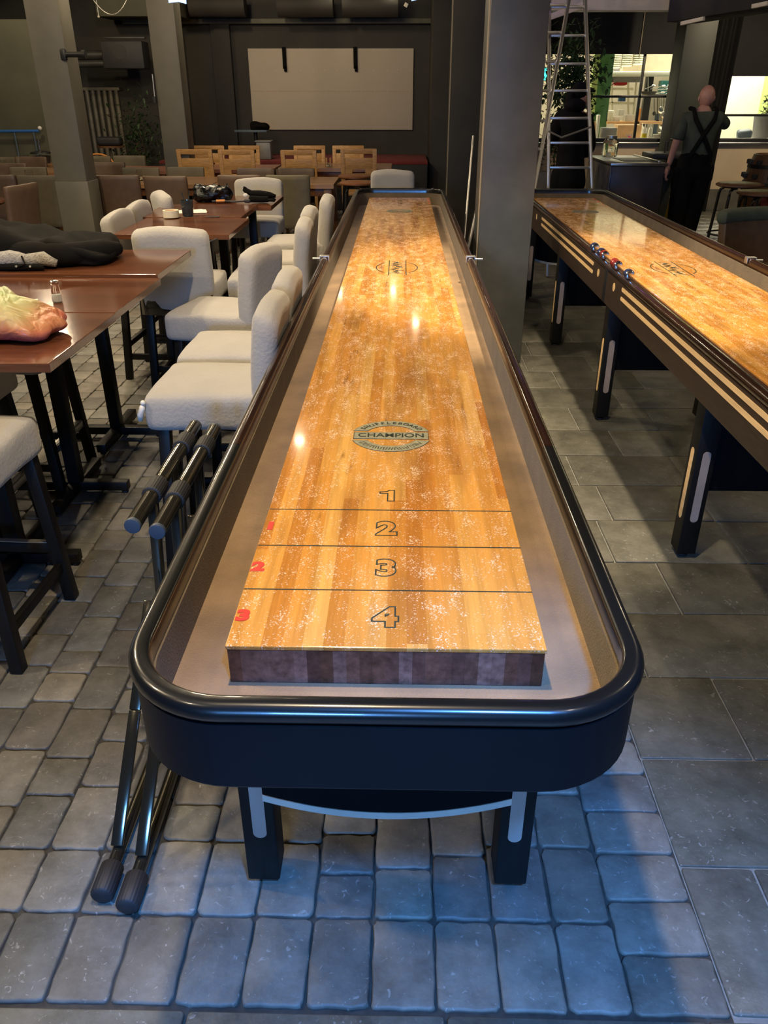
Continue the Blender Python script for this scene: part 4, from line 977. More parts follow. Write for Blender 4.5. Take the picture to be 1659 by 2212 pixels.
# plant in the dark corner
def leafy(mb, c, rx, ry, rz, n, size, seed):
    rnd = random.Random(seed)
    for k in range(n):
        u, v_, w_ = rnd.gauss(0, .5), rnd.gauss(0, .5), rnd.gauss(0, .5)
        p = Vector(c)+Vector((u*rx, v_*ry, w_*rz)); s = size*rnd.uniform(.6, 1.3)
        Rm = Matrix.Rotation(rnd.uniform(0, 6.28), 4, 'Z') @ Matrix.Rotation(rnd.uniform(-1.2, .6), 4, 'X')
        P = [(0, -s), (s*.32, -s*.45), (s*.36, .15*s), (0, s), (-s*.36, .15*s), (-s*.32, -s*.45)]
        vs = [mb.bm.verts.new(p+(Rm @ Vector((a, b_, .12*s if a else 0)))) for a, b_ in P]
        mb.bm.faces.new(vs[:4]); mb.bm.faces.new((vs[0], vs[3], vs[4], vs[5]))
def tree(name, lab, base, h, cx, cz, rx, rz, n, size, seed):
    t = empty(name, lab, 'plant', base)
    MB().lathe([(.12, 0), (.17, .02), (.20, .34), (.18, .34), (.17, .30), (.01, .30)], seg=24).build('pot', M['pot'], t)
    q = MB(); rnd = random.Random(seed)
    for k in range(4): q.path([(0, 0, .28), (.03*k-.04, .02*k-.03, h*.35), (rnd.uniform(-.1, .1)+cx*.5, rnd.uniform(-.1, .1), h*.7), (cx+rnd.uniform(-.15, .15), rnd.uniform(-.12, .12), h*.9)], [.014, .011, .008, .004], seg=6)
    q.build('stems', M['stem'], t)
    q = MB(); leafy(q, (cx, 0, cz), rx, rx, rz, n, size, seed); fo = q.build('foliage', M['leaf'], t, smooth=False); return t
tree('potted_plant', 'dark bushy plant in the back corner left of the second olive pillar', (at(300, 300, 13.3).x, 13.3, 0), 1.2, 0, .95, .30, .55, 600, .04, 3)
p = at(30, 297, 12.9)
t = empty('round_bar_table', 'round blue-grey topped bar table under the blue rail', 'table', (at(22, 297, 12.7).x, 12.7, 0))
MB().lathe([(.02, .97), (.20, .97), (.21, .985), (.20, 1.0), (.02, 1.0)], seg=36).build('tabletop', M['blue_grey'], t); MB().lathe([(.18, 0), (.13, .03), (.13, .95), (.15, .968)], seg=30).build('drum_base', M['blue_grey'], t)
t = empty('blue_rail', 'horizontal blue handrail with a white end knob at the left edge', 'railing', (0, 0, 0))
a = at(-40, 284, 12.2); b_ = at(84, 283, 12.2); MB().tube(a, b_, .018).build('rail', M['blue'], t); MB().ball(at(86, 277, 12.2), .028).build('end_knob', M['white'], t)
q = MB()
for px in (-30, 30, 72): q.tube(Vector((at(px, 283, 12.2).x, 12.2, 0)), Vector((at(px, 283, 12.2).x, 12.2, a.z)), .012)
q.build('post', M['blue_grey'], t)
t = empty('table_lamp', 'small lamp with dark dish shade at the left of the near olive pillar', 'lamp', (at(84, 310, 11.8).x, 11.8, .721))
q = MB(); q.tube((0, 0, 0), (0, 0, .30), .012); q.build('pole', M['chrome'], t); MB().lathe([(.14, .12), (.13, .14), (.03, .16)], seg=24).build('dish', M['metal_dark'], t); MB().tube((0, 0, 0), (0, 0, .09), .10, .12).build('base', M['stage_black'], t)
t = empty('side_stool', 'small dark bar table with thin grey leg in front of the radiator', 'table', (at(238, 310, 12.9).x, 12.9, 0))
MB().lathe([(.02, .86), (.20, .86), (.20, .885), (.02, .885)], seg=30).build('top', M['barrel_wood'], t); MB().tube((0, 0, .02), (-.01, 0, .86), .016).build('column', M['radiator'], t); MB().lathe([(.18, 0), (.18, .015), (.02, .025)], seg=24).build('base', M['metal_dark'], t)
q = MB(); q.cushion((0, 0, .06), (.36, .2, .12), .04); q = q.build('seat_cushion', M['stage_black'], ang=80); q.location = (at(238, 310, 12.9).x, 12.9, .886); tag(q, 'flat black cushion on the small table by the radiator', 'cushion')
t = empty('wicker_chair', 'round-backed wicker chair peeking out right of the near olive pillar', 'chair', (at(198, 325, 11.9).x, 12.1, 0))
q = MB(); q.path([(.22*math.cos(PI*k/12), 0, .66+.16*math.sin(PI*k/12)) for k in range(13)], .012); q.path([(.17*math.cos(PI*k/12), -.02, .62+.14*math.sin(PI*k/12)) for k in range(13)], .010); q.build('back_hoop', M['orange'], t)
q = MB(); q.cushion((0, -.1, .42), (.40, .38, .06), .02); q.build('seat', M['white'], t)
q = MB()
for sx in (-.2, .2):
    for sy in (-.25, .05): q.tube((sx, sy, 0), (sx, sy, .66 if sy > 0 else .42), .012)
q.build('legs', M['orange'], t)
# ceiling fixtures that peep in at the top
t = empty('spotlight', 'bluish lit ceiling fixture between the second olive pillar and the screen', 'spotlight', at(385, 2, 9.5)); q = MB()
for k in range(3): q.path([(-.10, 0, -.01+.012*k), (0, .02, 0+.012*k), (.08, 0, .012*k-.02)], .007)
q.build('tube_cluster', M['lamp_blue'], t)
t = empty('spotlight', 'small track spotlight with a hanging tag above the right of the screen', 'spotlight', at(893, 0, 9.0))
MB().tube((0, 0, .0), (0, 0, .10), .045, .035).build('housing', M['metal_dark'], t); q = MB(); q.box((-.07, 0, -.04), (.035, .004, .035), .002, rot=Matrix.Rotation(.5, 4, 'Y')); q.build('tag', M['cream'], t)
q = MB(); q.tube((-.02, -.03, .0), (.03, -.03, .01), .012); q.build('lens', M['lamp_blue'], t)
# lit ceiling spotlights whose reflections show in the playfield
def ceil_spot(loc, lab):
    t = empty('ceiling_spotlight', lab, 'spotlight', loc, group='lit ceiling spotlights')
    MB().tube((0, 0, .0), (0, 0, .14), .055, .045).build('housing', M['metal_dark'], t); MB().tube((0, 0, .14), (0, 0, .40), .012).build('stem', M['metal_dark'], t)
    MB().ball((0, 0, .0), (.045, .045, .02)).build('bulb', M['lamp_glow'], t); return t
cs = ceil_spot((-.97, 7.08, 3.0), 'lit ceiling spotlight over the aisle left of the centre table')
dup(cs, 'lit ceiling spotlight above the light dining table', (.225, 11.59, 3.0)); dup(cs, 'lit ceiling spotlight before the stage, above the screen centre', (-.127, 13.6, 2.97)); dup(cs, 'lit ceiling spotlight before the stage, left of the centre one', (-1.035, 13.5, 2.99))

# ---------------------------------------------------------------- kitchen wall with windows
KY = 12.9
zs0, zs1 = .965, 2.07
x1a, x1b, x2a, x2b = 1.72, 3.93, 4.42, 6.7
k = wall('wall_kitchen', (4.2, KY+.08, .62), (5.2, .16, .64), M['beige_wall'])
wall('baseboard_kitchen', (4.2, KY-.005, .15), (5.2, .03, .30), M['skirt'], .004)
wall('wall_kitchen_low', (4.2, KY+.08, .15), (5.2, .16, .30), M['beige_wall'])
wall('wall_kitchen_top', (4.2, KY+.10, 2.95), (5.2, .12, 1.1), M['curtain'])
wall('wall_kitchen_mid', ((x1b+x2a)/2, KY+.10, 1.7), (x2a-x1b, .12, 1.6), M['curtain'])
def window(name, xa, xb, vx, hz, ztop):
    fr = MB()
    fr.box(((xa+xb)/2, KY+.02, zs0), (xb-xa+.1, .10, .06), .004); fr.box(((xa+xb)/2, KY+.02, ztop+.0), (xb-xa+.1, .06, .05), .004)
    for x in (xa, xb)+vx: fr.box((x, KY+.03, (zs0+ztop)/2), (.035 if x in vx else .06, .05, ztop-zs0), .003)
    fr.box(((xa+xb)/2, KY+.03, hz), (xb-xa, .05, .032), .003)
    o = struct(fr.build(name, M['frame_black']))
    g_ = MB().box(((xa+xb)/2, KY+.035, (zs0+ztop)/2), (xb-xa, .006, ztop-zs0)).build('pane', M['glass'], o, smooth=False)
    s_ = MB().box(((xa+xb)/2, KY-.03, zs0-.035), (xb-xa+.1, .14, .02), .004).build('sill', M['steel'], o); return o
window('window_1', x1a, x1b, (at(1377, 250, KY).x,), 1.535, 2.42)
window('window_2', x2a, x2b, (5.6,), at(1600, 249, KY).z, 2.42)
q = MB(); q.box(((x1a+x1b)/2, KY-.06, 2.36), (x1b-x1a+.15, .03, .60), .004); o = q.build('roller_blind', M['blind'], smooth=False); tag(o, 'black roller blind half lowered over the left kitchen window', 'blind', 'black roller blinds')
q = MB(); q.tube((at(1384, 70, KY).x, KY-.09, 2.62), (at(1378, 116, KY).x, KY-.09, 2.0), .006); q.build('pull_cord', M['pillar_edge'], o)
q = MB(); q.box(((x2a+x2b)/2+.1, KY-.06, 2.23), (x2b-x2a+.1, .03, .88), .004); o = q.build('roller_blind', M['blind'], smooth=False); tag(o, 'black roller blind lowered further over the right kitchen window', 'blind', 'black roller blinds')
a = at(1180, 30, 10.5); b_ = at(1480, 6, 10.5); q = MB(); q.box(((a.x+b_.x)/2+.1, 10.6, a.z+.18), (b_.x-a.x+.3, .18, .30), .01); struct(q.build('trim_7', M['white_trim']))
q = MB(); q.bar(at(1165, 45, 10.2), at(1262, 10, 10.2), .12, .06, .004); struct(q.build('trim_8', M['white_trim']))
q = MB(); q.bar(at(1478, 8, 8.6), at(1690, -30, 7.6), .35, .3, .005); struct(q.build('trim_9', M['ceiling']))
q = MB(); q.bar(at(1472, 51, 8.2), at(1521, 40, 8.0), .03, .03, .003); q.bar(at(1625, 14, 7.4), at(1659, 7, 7.3), .03, .03, .003); struct(q.build('trim_10', M['white_trim']))
# curtains
def curtain(xa, xb, z0, z1, Y, lab, slant=0):
    n = 60
    q = MB(); q.sheet(0, 1, z0, z1, n, 6, lambda u, z: Vector((xa+(xb-xa)*u+slant*(z-z0), Y+.045*math.sin(u*(xb-xa)*48)+.02*math.sin(u*31), z)), .006)
    o = q.build('curtain', M['curtain'], ang=80); tag(o, lab, 'curtain', 'black curtains by the kitchen windows'); return o
curtain(3.78, 4.52, .02, 3.2, 12.6, 'black pleated curtain hanging between the two kitchen windows', .02)
curtain(.82, 1.95, .02, 3.3, 12.65, 'black curtain behind the potted fig and ladder')
# bright window strip seen left of ladder is part of window_1 ; exit sign
t = empty('exit_sign', 'small glowing green sign behind the fig plant', 'sign', at(1177, 160, 12.55)); MB().box((0, 0, 0), (.09, .02, .14), .004).build('lit_face', M['led_green'], t); MB().box((0, .02, 0), (.11, .03, .17), .006).build('case', M['white'], t)

# kitchen interior
wall('wall_kitchen_back', (4.2, 16.6, 1.5), (5.4, .1, 3.2), M['kitchen_wall'])
wall('wall_kitchen_left', (1.5, 14.8, 1.5), (.1, 3.6, 3.2), M['kitchen_pale'])
wall('wall_kitchen_right', (6.85, 14.8, 1.5), (.1, 3.6, 3.2), M['kitchen_pale'])
wall('ceiling_kitchen', (4.2, 14.85, 3.15), (5.4, 3.6, .08), M['kitchen_pale'])
wall('floor_kitchen', (4.2, 14.85, -.02), (5.4, 3.6, .05), M['kitchen_floor'])
def thing_box(name, px, py0, py1, pw, Y, dy, m, lab, cat, bev=.004, group=None, base=None):
    """a box standing so that it is seen from py0 (top) to py1 (bottom)"""
    a_, b2 = at(px-pw/2, py1, Y), at(px+pw/2, py0, Y)
    if base is not None: a_.z = base
    q = MB(); q.box((0, dy/2, (b2.z-a_.z)/2), (b2.x-a_.x, dy, b2.z-a_.z), bev); o = q.build(name, m); o.location = ((a_.x+b2.x)/2, Y, a_.z); tag(o, lab, cat, group); return o
p0 = at(1303, 200, 14.0)
o = wall('wall_green_column', (at(1303, 200, 14.0).x, 14.15, 1.5), (.22, .3, 3.1), M['green_tile'])
o = wall('wall_lime_column', (at(1284, 200, 13.6).x, 13.7, 1.5), (.09, .1, 3.1), M['lime_paint'])
wall('wall_green_tiles', (at(1470, 230, 15.8).x+.2, 15.9, 1.1), (.75, .1, 2.0), M['green_tile'])
wall('wall_white_cabinet', (at(1612, 200, 15.5).x, 15.7, 1.4), (1.3, .3, 2.8), M['kitchen_pale'])
wall('wall_green_right', (at(1655, 200, 15.0).x+.1, 14.9, 1.2), (.3, .3, 2.4), M['lime_paint'])
q = wall('wall_kitchen_post', (at(1399, 200, 15.6).x, 15.6, 1.5), (.12, .1, 3.0), M['frame_black'])
# counter inside
t = empty('kitchen_counter', 'long pale serving counter behind the left kitchen window', 'counter', (3.02, 13.5, 0))
MB().box((0, 0, .93), (2.8, .7, .04), .005).build('worktop', M['kitchen_pale'], t); MB().box((0, .02, .455), (2.76, .62, .90), .005).build('body', M['steel'], t)
t = empty('kitchen_counter', 'pale counter behind the right kitchen window', 'counter', (5.75, 13.5, 0))
MB().box((0, 0, .93), (1.9, .7, .04), .005).build('worktop', M['kitchen_pale'], t); MB().box((0, .02, .455), (1.85, .62, .90), .005).build('body', M['steel'], t)
# plate racks up high: four stacks of dishes on the hood
for i, px in enumerate((1300, 1327, 1352, 1377)):
    lab = ['tall stack of white plates above the extractor hood, first from the left', 'tall stack of white plates above the extractor hood, second from the left', 'tall stack of white plates above the extractor hood, third from the left', 'tall stack of white plates above the extractor hood, nearest the black mullion'][i]
    if i == 0: wall('wall_plate_rack', (at(1340, 140, 15.0).x, 15.0, 2.05), (.8, .03, .62), M['crate_grey'])
    p = at(px, 152-4*i, 14.6); t = empty('plate_stack', lab, 'plates', p, group='plate stacks above the hood')
    q = MB()
    prof = []
    for kk in range(16): prof += [(.060, kk*.03), (.088, kk*.03+.006), (.088, kk*.03+.014), (.06, kk*.03+.020)]
    q.lathe(prof, seg=20); q.build('plates', M['kitchen_pale'], t); MB().tube((.1, -.02, 0), (.1, -.02, .55), .008).build('rack_rod', M['steel'], t)
t = empty('extractor_hood', 'white extractor hood shelf carrying the plate stacks', 'hood', (0, 0, 0))
a, b_ = at(1305, 158, 14.5), at(1470, 152, 14.5)
MB().box(((a.x+b_.x)/2, 14.7, a.z-.01), (b_.x-a.x+.1, .7, .06), .01).build('shelf', M['kitchen_pale'], t)
MB().box((b_.x-.35, 15.1, a.z+.42), (1.0, .6, .78), .01).build('hood_body', M['kitchen_wall'], t)
# cream shelf rack
t = empty('shelf_rack', 'cream metal shelf rack behind the left kitchen window', 'shelf rack', (0, 0, 0))
for px in (1322, 1357, 1371):
    q = MB(); q.bar(at(px-(4 if px > 1360 else 0), 262, 15.0), at(px+(4 if px > 1360 else 0), 172, 15.0), .025, .03); q.build('post', M['cream'], t)
for py in (192, 208, 223):
    a, b_ = at(1312, py, 15.0), at(1368, py, 15.0); q = MB(); q.box(((a.x+b_.x)/2, 15.15, a.z), (b_.x-a.x, .32, .035), .003); q.build('shelf', M['cream'], t)
q = MB(); q.cushion((0, 0, .04), (.24, .16, .07), .03, wob=.01); o = q.build('red_bag', M['red'], ang=80); o.location = at(1338, 190, 15.1)+Vector((0, .02, .03)); tag(o, 'red packet on the top of the cream shelf rack', 'bag')
q = MB(); q.box((0, 0, .03), (.11, .1, .06), .01); o = q.build('blue_tub', M['blue']); o.location = at(1342, 222, 15.1)+Vector((0, 0, .02)); tag(o, 'small blue tub on the middle shelf of the cream rack', 'tub')
# things on the counter
def vessel(name, prof, m, px, Y, lab, cat, z=.952, grp=None, parts=None):
    t = empty(name, lab, cat, (at(px, 280, Y).x, Y, z), group=grp); MB().lathe(prof, seg=20).build('body', m, t)
    for pn, pp, pm in (parts or []): MB().lathe(pp, seg=16).build(pn, pm, t)
    return t
thing_box('foam_box_stack', 1292, 248, 296, 11, 13.25, .12, M['kitchen_pale'], 'tall stack of white takeaway cups at the left end of the counter', 'cups', .01, base=.951)
thing_box('cardboard_tray', 1281, 262, 296, 12, 13.3, .2, M['cardboard'], 'brown cardboard box leaning at the left end of the counter', 'box', base=.951)
thing_box('toaster_box', 1317, 276, 294, 34, 13.22, .2, M['crate_grey'], 'low steel appliance with white lid on the counter', 'appliance', .01, base=.951)
thing_box('cardboard_box', 1360, 270, 290, 54, 13.45, .25, M['cardboard'], 'wide open cardboard box in the middle of the counter', 'box', base=.951)
thing_box('cutting_board', 1381, 234, 268, 9, 13.9, .04, M['orange'], 'upright orange-brown board behind the counter', 'board')
thing_box('preparation_shelf', 1372, 262, 268, 120, 13.9, .4, M['cardboard'], 'wooden preparation shelf behind the counter things', 'shelf')
thing_box('white_bucket', 1317, 238, 266, 22, 14.0, .2, M['kitchen_pale'], 'white plastic bucket on the preparation shelf', 'bucket', .02)
thing_box('clear_tub', 1331, 252, 268, 18, 13.95, .14, M['clear_plastic'], 'clear tub beside the white bucket', 'tub', .01)
thing_box('clear_tub', 1342, 236, 250, 14, 14.1, .12, M['clear_plastic'], 'clear jug behind the tubs', 'tub', .01)
thing_box('clear_crate', 1360, 248, 266, 22, 14.0, .14, M['clear_plastic'], 'clear rectangular crate left of the orange-brown board', 'crate', .01)
bot = [(.028, 0), (.032, .005), (.032, .13), (.022, .165), (.010, .18), (.009, .215), (.001, .216)]
vessel('squeeze_bottle', [(.034, 0), (.036, .005), (.036, .09), (.001, .091)], M['oil'], 1393, 13.22, 'squeeze bottle half full of yellow oil on the counter', 'bottle', parts=[('upper_body', [(.036, .092), (.034, .14), (.012, .18), (.006, .23)], M['kitchen_pale'])])
vessel('squeeze_bottle', bot, M['kitchen_pale'], 1405, 13.25, 'slim white bottle right of the yellow oil bottle', 'bottle')
vessel('spray_bottle', bot, M['kitchen_pale'], 1386, 13.8, 'white spray bottle beside the upright board', 'bottle')
for i, px in enumerate((1292, 1300)): pass
for i, (px, n) in enumerate(((1417, 6), (1428, 8))):
    q = MB(); prof = []
    for kk in range(n): prof += [(.03, kk*.014), (.045, kk*.014+.006), (.045, kk*.014+.010)]
    q.lathe(prof, seg=18); o = q.build('bowl_stack', M['kitchen_pale']); o.location = (at(px, 290, 13.25).x, 13.25, .952); tag(o, ['low stack of white bowls near the dark pot', 'taller stack of white bowls near the dark pot'][i], 'bowls', 'bowl stacks on the counter')
vessel('dark_pot', [(.05, 0), (.055, .01), (.055, .11), (.05, .115), (.01, .112)], M['metal_dark'], 1440, 13.3, 'dark pot on the counter near the right window edge', 'pot')
vessel('white_jug', [(.04, 0), (.045, .01), (.035, .12), (.04, .15), (.01, .15)], M['kitchen_pale'], 1455, 13.25, 'white jug at the right end of the left counter', 'jug')
t = empty('toy_bird', 'little pink and blue ornament in front of the cardboard box', 'ornament', (at(1357, 290, 13.2).x, 13.15, .952))
MB().ball((.01, 0, .035), (.022, .015, .034)).build('body', M['pink'], t); q = MB(); q.bar((-.04, 0, .08), (.0, 0, .04), .014, .006); q.bar((.0, 0, .09), (.01, 0, .05), .014, .006); q.bar((.045, 0, .085), (.015, 0, .05), .014, .006); q.build('wings', M['blue'], t)
# hanging rack of utensils
t = empty('utensil_rack', 'steel hanging rack behind the right half of the left kitchen window', 'rack', (0, 0, 0))
a, b_ = at(1396, 206, 14.2), at(1472, 206, 14.2); q = MB(); q.box(((a.x+b_.x)/2, 14.3, a.z), (b_.x-a.x, .3, .03), .004); q.build('rack_shelf', M['steel'], t)
q = MB(); q.tube(at(1447, 155, 14.2), at(1447, 204, 14.2), .006); q.tube(at(1400, 158, 14.4), at(1400, 204, 14.4), .006); q.build('hanger_rod', M['steel'], t)
thing_box('teal_crate', 1446, 174, 203, 38, 14.3, .2, M['teal'], 'teal plastic crate on the hanging rack', 'crate')
rnd = random.Random(5)
for i in range(9):
    lab = ['steel ladle on the hanging rack pointing left', 'steel tongs lying across the hanging rack', 'long steel spoon on the rack in front of the teal crate', 'steel whisk on top of the rack', 'steel spatula on the rack above the black pan', 'bent steel skimmer at the right of the rack', 'steel rod lying lengthwise on the rack', 'steel fork at the top right of the rack', 'thin steel handle sticking out at the left of the rack'][i]
    p = at(rnd.uniform(1392, 1455), rnd.uniform(190, 203), 14.15); q = MB(); e = Vector((rnd.uniform(.10, .2), 0, rnd.uniform(-.06, .06))); q.tube(p, p+e, .006, seg=8); q.ball(p+e, (.03, .02, .016), u=10, v=6); o = q.build('kitchen_utensil', M['chrome']); tag(o, lab, 'utensil', 'utensils on the hanging rack')
q = MB(); q.lathe([(.02, 0), (.10, .004), (.12, .05)], seg=20); o = q.build('frying_pan', M['metal_dark']); o.location = at(1401, 205, 14.1); tag(o, 'black frying pan at the left of the hanging rack', 'pan')
for i, (px, py0, py1, r) in enumerate([(1428, 210, 238, .035), (1437, 210, 250, .045), (1413, 212, 245, .02), (1420, 210, 262, .018), (1432, 212, 272, .05)]):
    lab = ['steel sieve hanging from the rack', 'steel ladle hanging from the rack', 'small hanging black scoop', 'long hanging knife sharpener', 'large round strainer hanging lowest'][i]
    q = MB(); q.tube(at(px, py0, 14.0), at(px, py1, 14.0), .006, seg=8); c = at(px, py1, 14.0); q.ball(c, (r*1.3, r*.5, r*1.5), u=14, v=8); o = q.build('hanging_utensil', M['chrome'] if i not in (2, 3) else M['rubber']); tag(o, lab, 'utensil', 'utensils hanging below the rack')
thing_box('steel_pass', 1453, 212, 292, 26, 15.0, .4, M['steel'], 'tall steel cabinet behind the hanging utensils', 'cabinet', base=.006)
thing_box('blue_board', 1419, 246, 268, 12, 14.4, .03, M['blue_grey'], 'blue cutting board behind the hanging utensils', 'board', base=.006)
q = MB(); q.cushion((0, 0, .07), (.22, .16, .14), .05, wob=.03, seed=4, n=11); o = q.build('bin_bag', M['blue_grey'], ang=80); o.location = (at(1608, 290, 13.25).x, 13.25, .952); tag(o, 'grey plastic bag on the counter behind the right kitchen window', 'bag')
tree('small_plant', 'small green plant at the right edge behind the right kitchen window', (at(1655, 270, 13.5).x, 13.5, .951), .5, 0, .45, .10, .18, 60, .05, 11)

# ---------------------------------------------------------------- plants, ladder, freezer on the right
tree('potted_fig', 'tall leafy fig plant behind the aluminium stepladder', (at(1222, 300, 10.2).x, 10.2, 0), 1.75, 0, 1.70, .30, .44, 1500, .045, 21)
tree('low_plant', 'low leafy plant in a grey pot at the foot of the ladder', (at(1196, 330, 9.7).x, 9.7, .45), .7, 0, .62, .14, .22, 260, .035, 22)
t = empty('planter_box', 'dark planter box the low plant stands on', 'box', (at(1196, 380, 9.7).x, 9.7, 0)); MB().box((0, 0, .22), (.5, .4, .44), .01).build('box', M['stage_black'], t)

t = empty('stepladder', 'tall aluminium stepladder standing beyond the second shuffleboard table', 'ladder', (0, 0, 0))
LA0, LB0 = Vector((1.30, 7.85, 0)), Vector((1.845, 7.85, 0))
a1, b1 = at(1187, 0, 8.35), at(1264, 0, 8.35)
def ext(p, q_, z): return p+(q_-p)*((z-p.z)/(q_.z-p.z))
la = at(1184, 400, 8.0); lb = at(1278, 400, 8.0)
for p_, q_ in ((la, a1), (lb, b1)):
    q = MB(); q.bar(ext(p_, q_, .01), ext(p_, q_, 2.75), .026, .055, .003, up=(0, 1, 0)); q.build('stile', M['alu'], t)
for py in (412, 361, 308, 255, 196, 138, 77, 15):
    z = at(1230, py, 8.05+.3*(412-py)/412).z; q = MB(); q.bar(ext(la, a1, z), ext(lb, b1, z), .03, .022, .003); q.build('rung', M['alu'], t)
for z in (.22, .47, 2.62): q = MB(); q.bar(ext(la, a1, z), ext(lb, b1, z), .03, .022, .003); q.build('rung', M['alu'], t)
ra, rb = at(1153, 415, 7.62), at(1229, 0, 8.25); off0 = Vector((-.52, 0, 0)); off1 = Vector((-.36, 0, 0))
q = MB(); q.bar(ext(ra, rb, .01), ext(ra, rb, 2.75), .026, .055, .003, up=(0, 1, 0)); q.build('stile', M['alu'], t)
q = MB(); q.bar(ext(ra, rb, .01)+off0, ext(ra, rb, 2.75)+off1, .026, .055, .003, up=(0, 1, 0)); q.build('stile', M['alu'], t)
for py in (325, 196, 68, 390, 262, 132, 8):
    z = at(1190, py, 7.4+.75*(415-py)/415).z; k = z/2.75; e = ext(ra, rb, z); q = MB(); q.bar(e, e+off0*(1-k)+off1*k, .03, .022, .003); q.build('rung', M['alu'], t)
q = MB(); q.path([at(1184, 283, 8.0), at(1213, 297, 7.95), at(1277, 274, 8.0)], .009, seg=6); q.build('safety_strap', M['alu'], t)
q = MB(); q.bar(ext(la, a1, 2.77), ext(lb, b1, 2.77), .2, .03, .004); q.build('top_cap', M['purple_glow'], t)  # cap given its own purple emission; it is no lamp

t = empty('chest_freezer', 'grey chest counter wrapped in clear film with steel top', 'freezer', (2.60, 10.1, 0))
MB().box((0, 0, .44), (.58, 1.2, .84), .01).build('body', M['freezer_side'], t)
q = MB(); q.box((-.293, 0, .46), (.01, 1.18, .80), .004); q.build('plastic_film', M['plastic_wrap'], t)
q = MB(); q.box((0, 0, .88), (.62, 1.24, .035), .006); tp = q.build('steel_top', M['steel'], t)
q = MB(); q.box((.05, -.15, .90), (.34, .55, .006), .002); q.build('lid', M['metal_dark'], tp); q = MB(); q.box((.24, .0, .905), (.03, 1.1, .02), .004); q.build('slide_rail', M['steel'], tp)
t = empty('glass_jar_large', 'big clear storage jar standing on the wrapped freezer', 'jar', (2.47, 10.35, .90))
MB().lathe([(.06, 0), (.085, .01), (.09, .04), (.09, .16), (.06, .20), (.062, .21), (.055, .21), (.082, .16), (.08, .02), (.001, .012)], seg=24).build('jar', M['glass'], t); MB().lathe([(.062, .205), (.066, .207), (.066, .232), (.001, .234)], seg=24).build('lid', M['alu'], t)
t = empty('hand_trolley', 'black folding platform trolley with handle beyond the freezer', 'trolley', (at(1450, 350, 10.6).x, 10.6, 0))
MB().box((0, .1, .90), (.55, .5, .06), .01).build('platform', M['rubber'], t); q = MB(); q.path([(-.08, .05, .93), (-.08, .05, 1.05), (-.04, .05, 1.08), (.26, .05, 1.08), (.30, .05, 1.05), (.30, .05, .93)], .014); q.build('handle', M['rubber'], t)
q = MB()
for sx in (-.24, .24): q.tube((sx, .1, .02), (sx, .1, .88), .015)
q.build('post', M['rubber'], t); thing_box('black_tool_case', 1490, 312, 345, 22, 9.9, .1, M['rubber'], 'black case hanging at the hip side of the bald man', 'case')
t = empty('floor_sign', 'yellow folding wet floor sign behind the bald man', 'sign', (at(1462, 470, 10.6).x, 10.6, 0))
q = MB(); q.bar((0, -.14, 0), (0, 0, .58), .24, .015, .003, up=(0, 1, 0)); q.bar((0, .14, 0), (0, 0, .58), .24, .015, .003, up=(0, 1, 0)); q.build('panel', M['yellow'], t)
# barrel, leather chair, red cloth
t = empty('barrel', 'brown wooden barrel at the right edge in front of the beige wall', 'barrel', (at(1668, 400, 9.9).x, 9.9, 0))
MB().lathe([(.25, 0), (.30, .2), (.335, .45), (.33, .6), (.30, .82), (.26, .96), (.24, .965), (.23, .94), (.001, .94)], seg=36).build('staves', M['barrel_wood'], t)
for z, r in ((.12, .283), (.30, .323), (.66, .328), (.84, .302)): MB().lathe([(r, z-.02), (r+.006, z-.02), (r+.004, z+.02), (r-.002, z+.02)], seg=36).build('hoop', M['metal_dark'], t)
for k_ in range(12):
    a_ = k_*PI/6
    for z in (.74, .88): q = MB(); q.box((.33*math.cos(a_)*(1 if z < .8 else .9), .33*math.sin(a_)*(1 if z < .8 else .9), z), (.05, .05, .05), .008, rot=a_); q.build('bottle_hole', M['rubber'], t)
t = empty('leather_armchair', 'dark green leather chair back rising at the right edge', 'chair', (2.62, 5.75, 0), D(-160))
def lf(p, px, py):
    z = (p.z+.3)/.6; p.y -= .10*z; p.y += .08*px*px; p.z -= .10*px*px*px*(1 if p.z > 0 else 0)*-1*0; return p
q = MB(); q.cushion((0, -.25, .58), (.62, .09, .52), .035, fn=lf, n=11); q.build('backrest', M['brown_leather'], t, ang=80)
q = MB(); q.cushion((0, -.33, .80), (.66, .12, .10), .045, fn=lambda p, px, py: Vector((p.x, p.y+.08*px*px, p.z)), n=9); q.build('head_roll', M['shirt'], t, ang=80)
q = MB(); q.cushion((0, .05, .43), (.58, .52, .12), .04, puff=.01); q.build('seat', M['brown_leather'], t, ang=80)
for sx in (-.25, .25):
    for sy in (-.2, .25): q = MB(); q.tube((sx, sy, .38), (sx*1.1, sy*1.1, 0), .016, .012); q.build('leg', M['metal_dark'], t)
q = MB(); q.cushion((0, 0, .5), (.35, .25, .36), .08, wob=.05, seed=3, n=9); o = q.build('red_blanket', M['carpet_red'], ang=80); o.location = (at(1690, 440, 9.0).x, 9.0, .05); tag(o, 'red cloth bundle at the right edge beside the barrel', 'blanket')
q = MB(); q.tube((0, 0, .0), (0, 0, .60), .03); q.build('x', M['metal_dark']) if False else q.bm.free()
# leaning pole between the two dark pillars
q = MB(); q.tube((.46, 6.35, .02), (.60, 7.4, 1.25), .009); o = q.build('leaning_cue', M['alu']); tag(o, 'thin pale pole leaning between the large grey pillar and the table rail', 'pole')

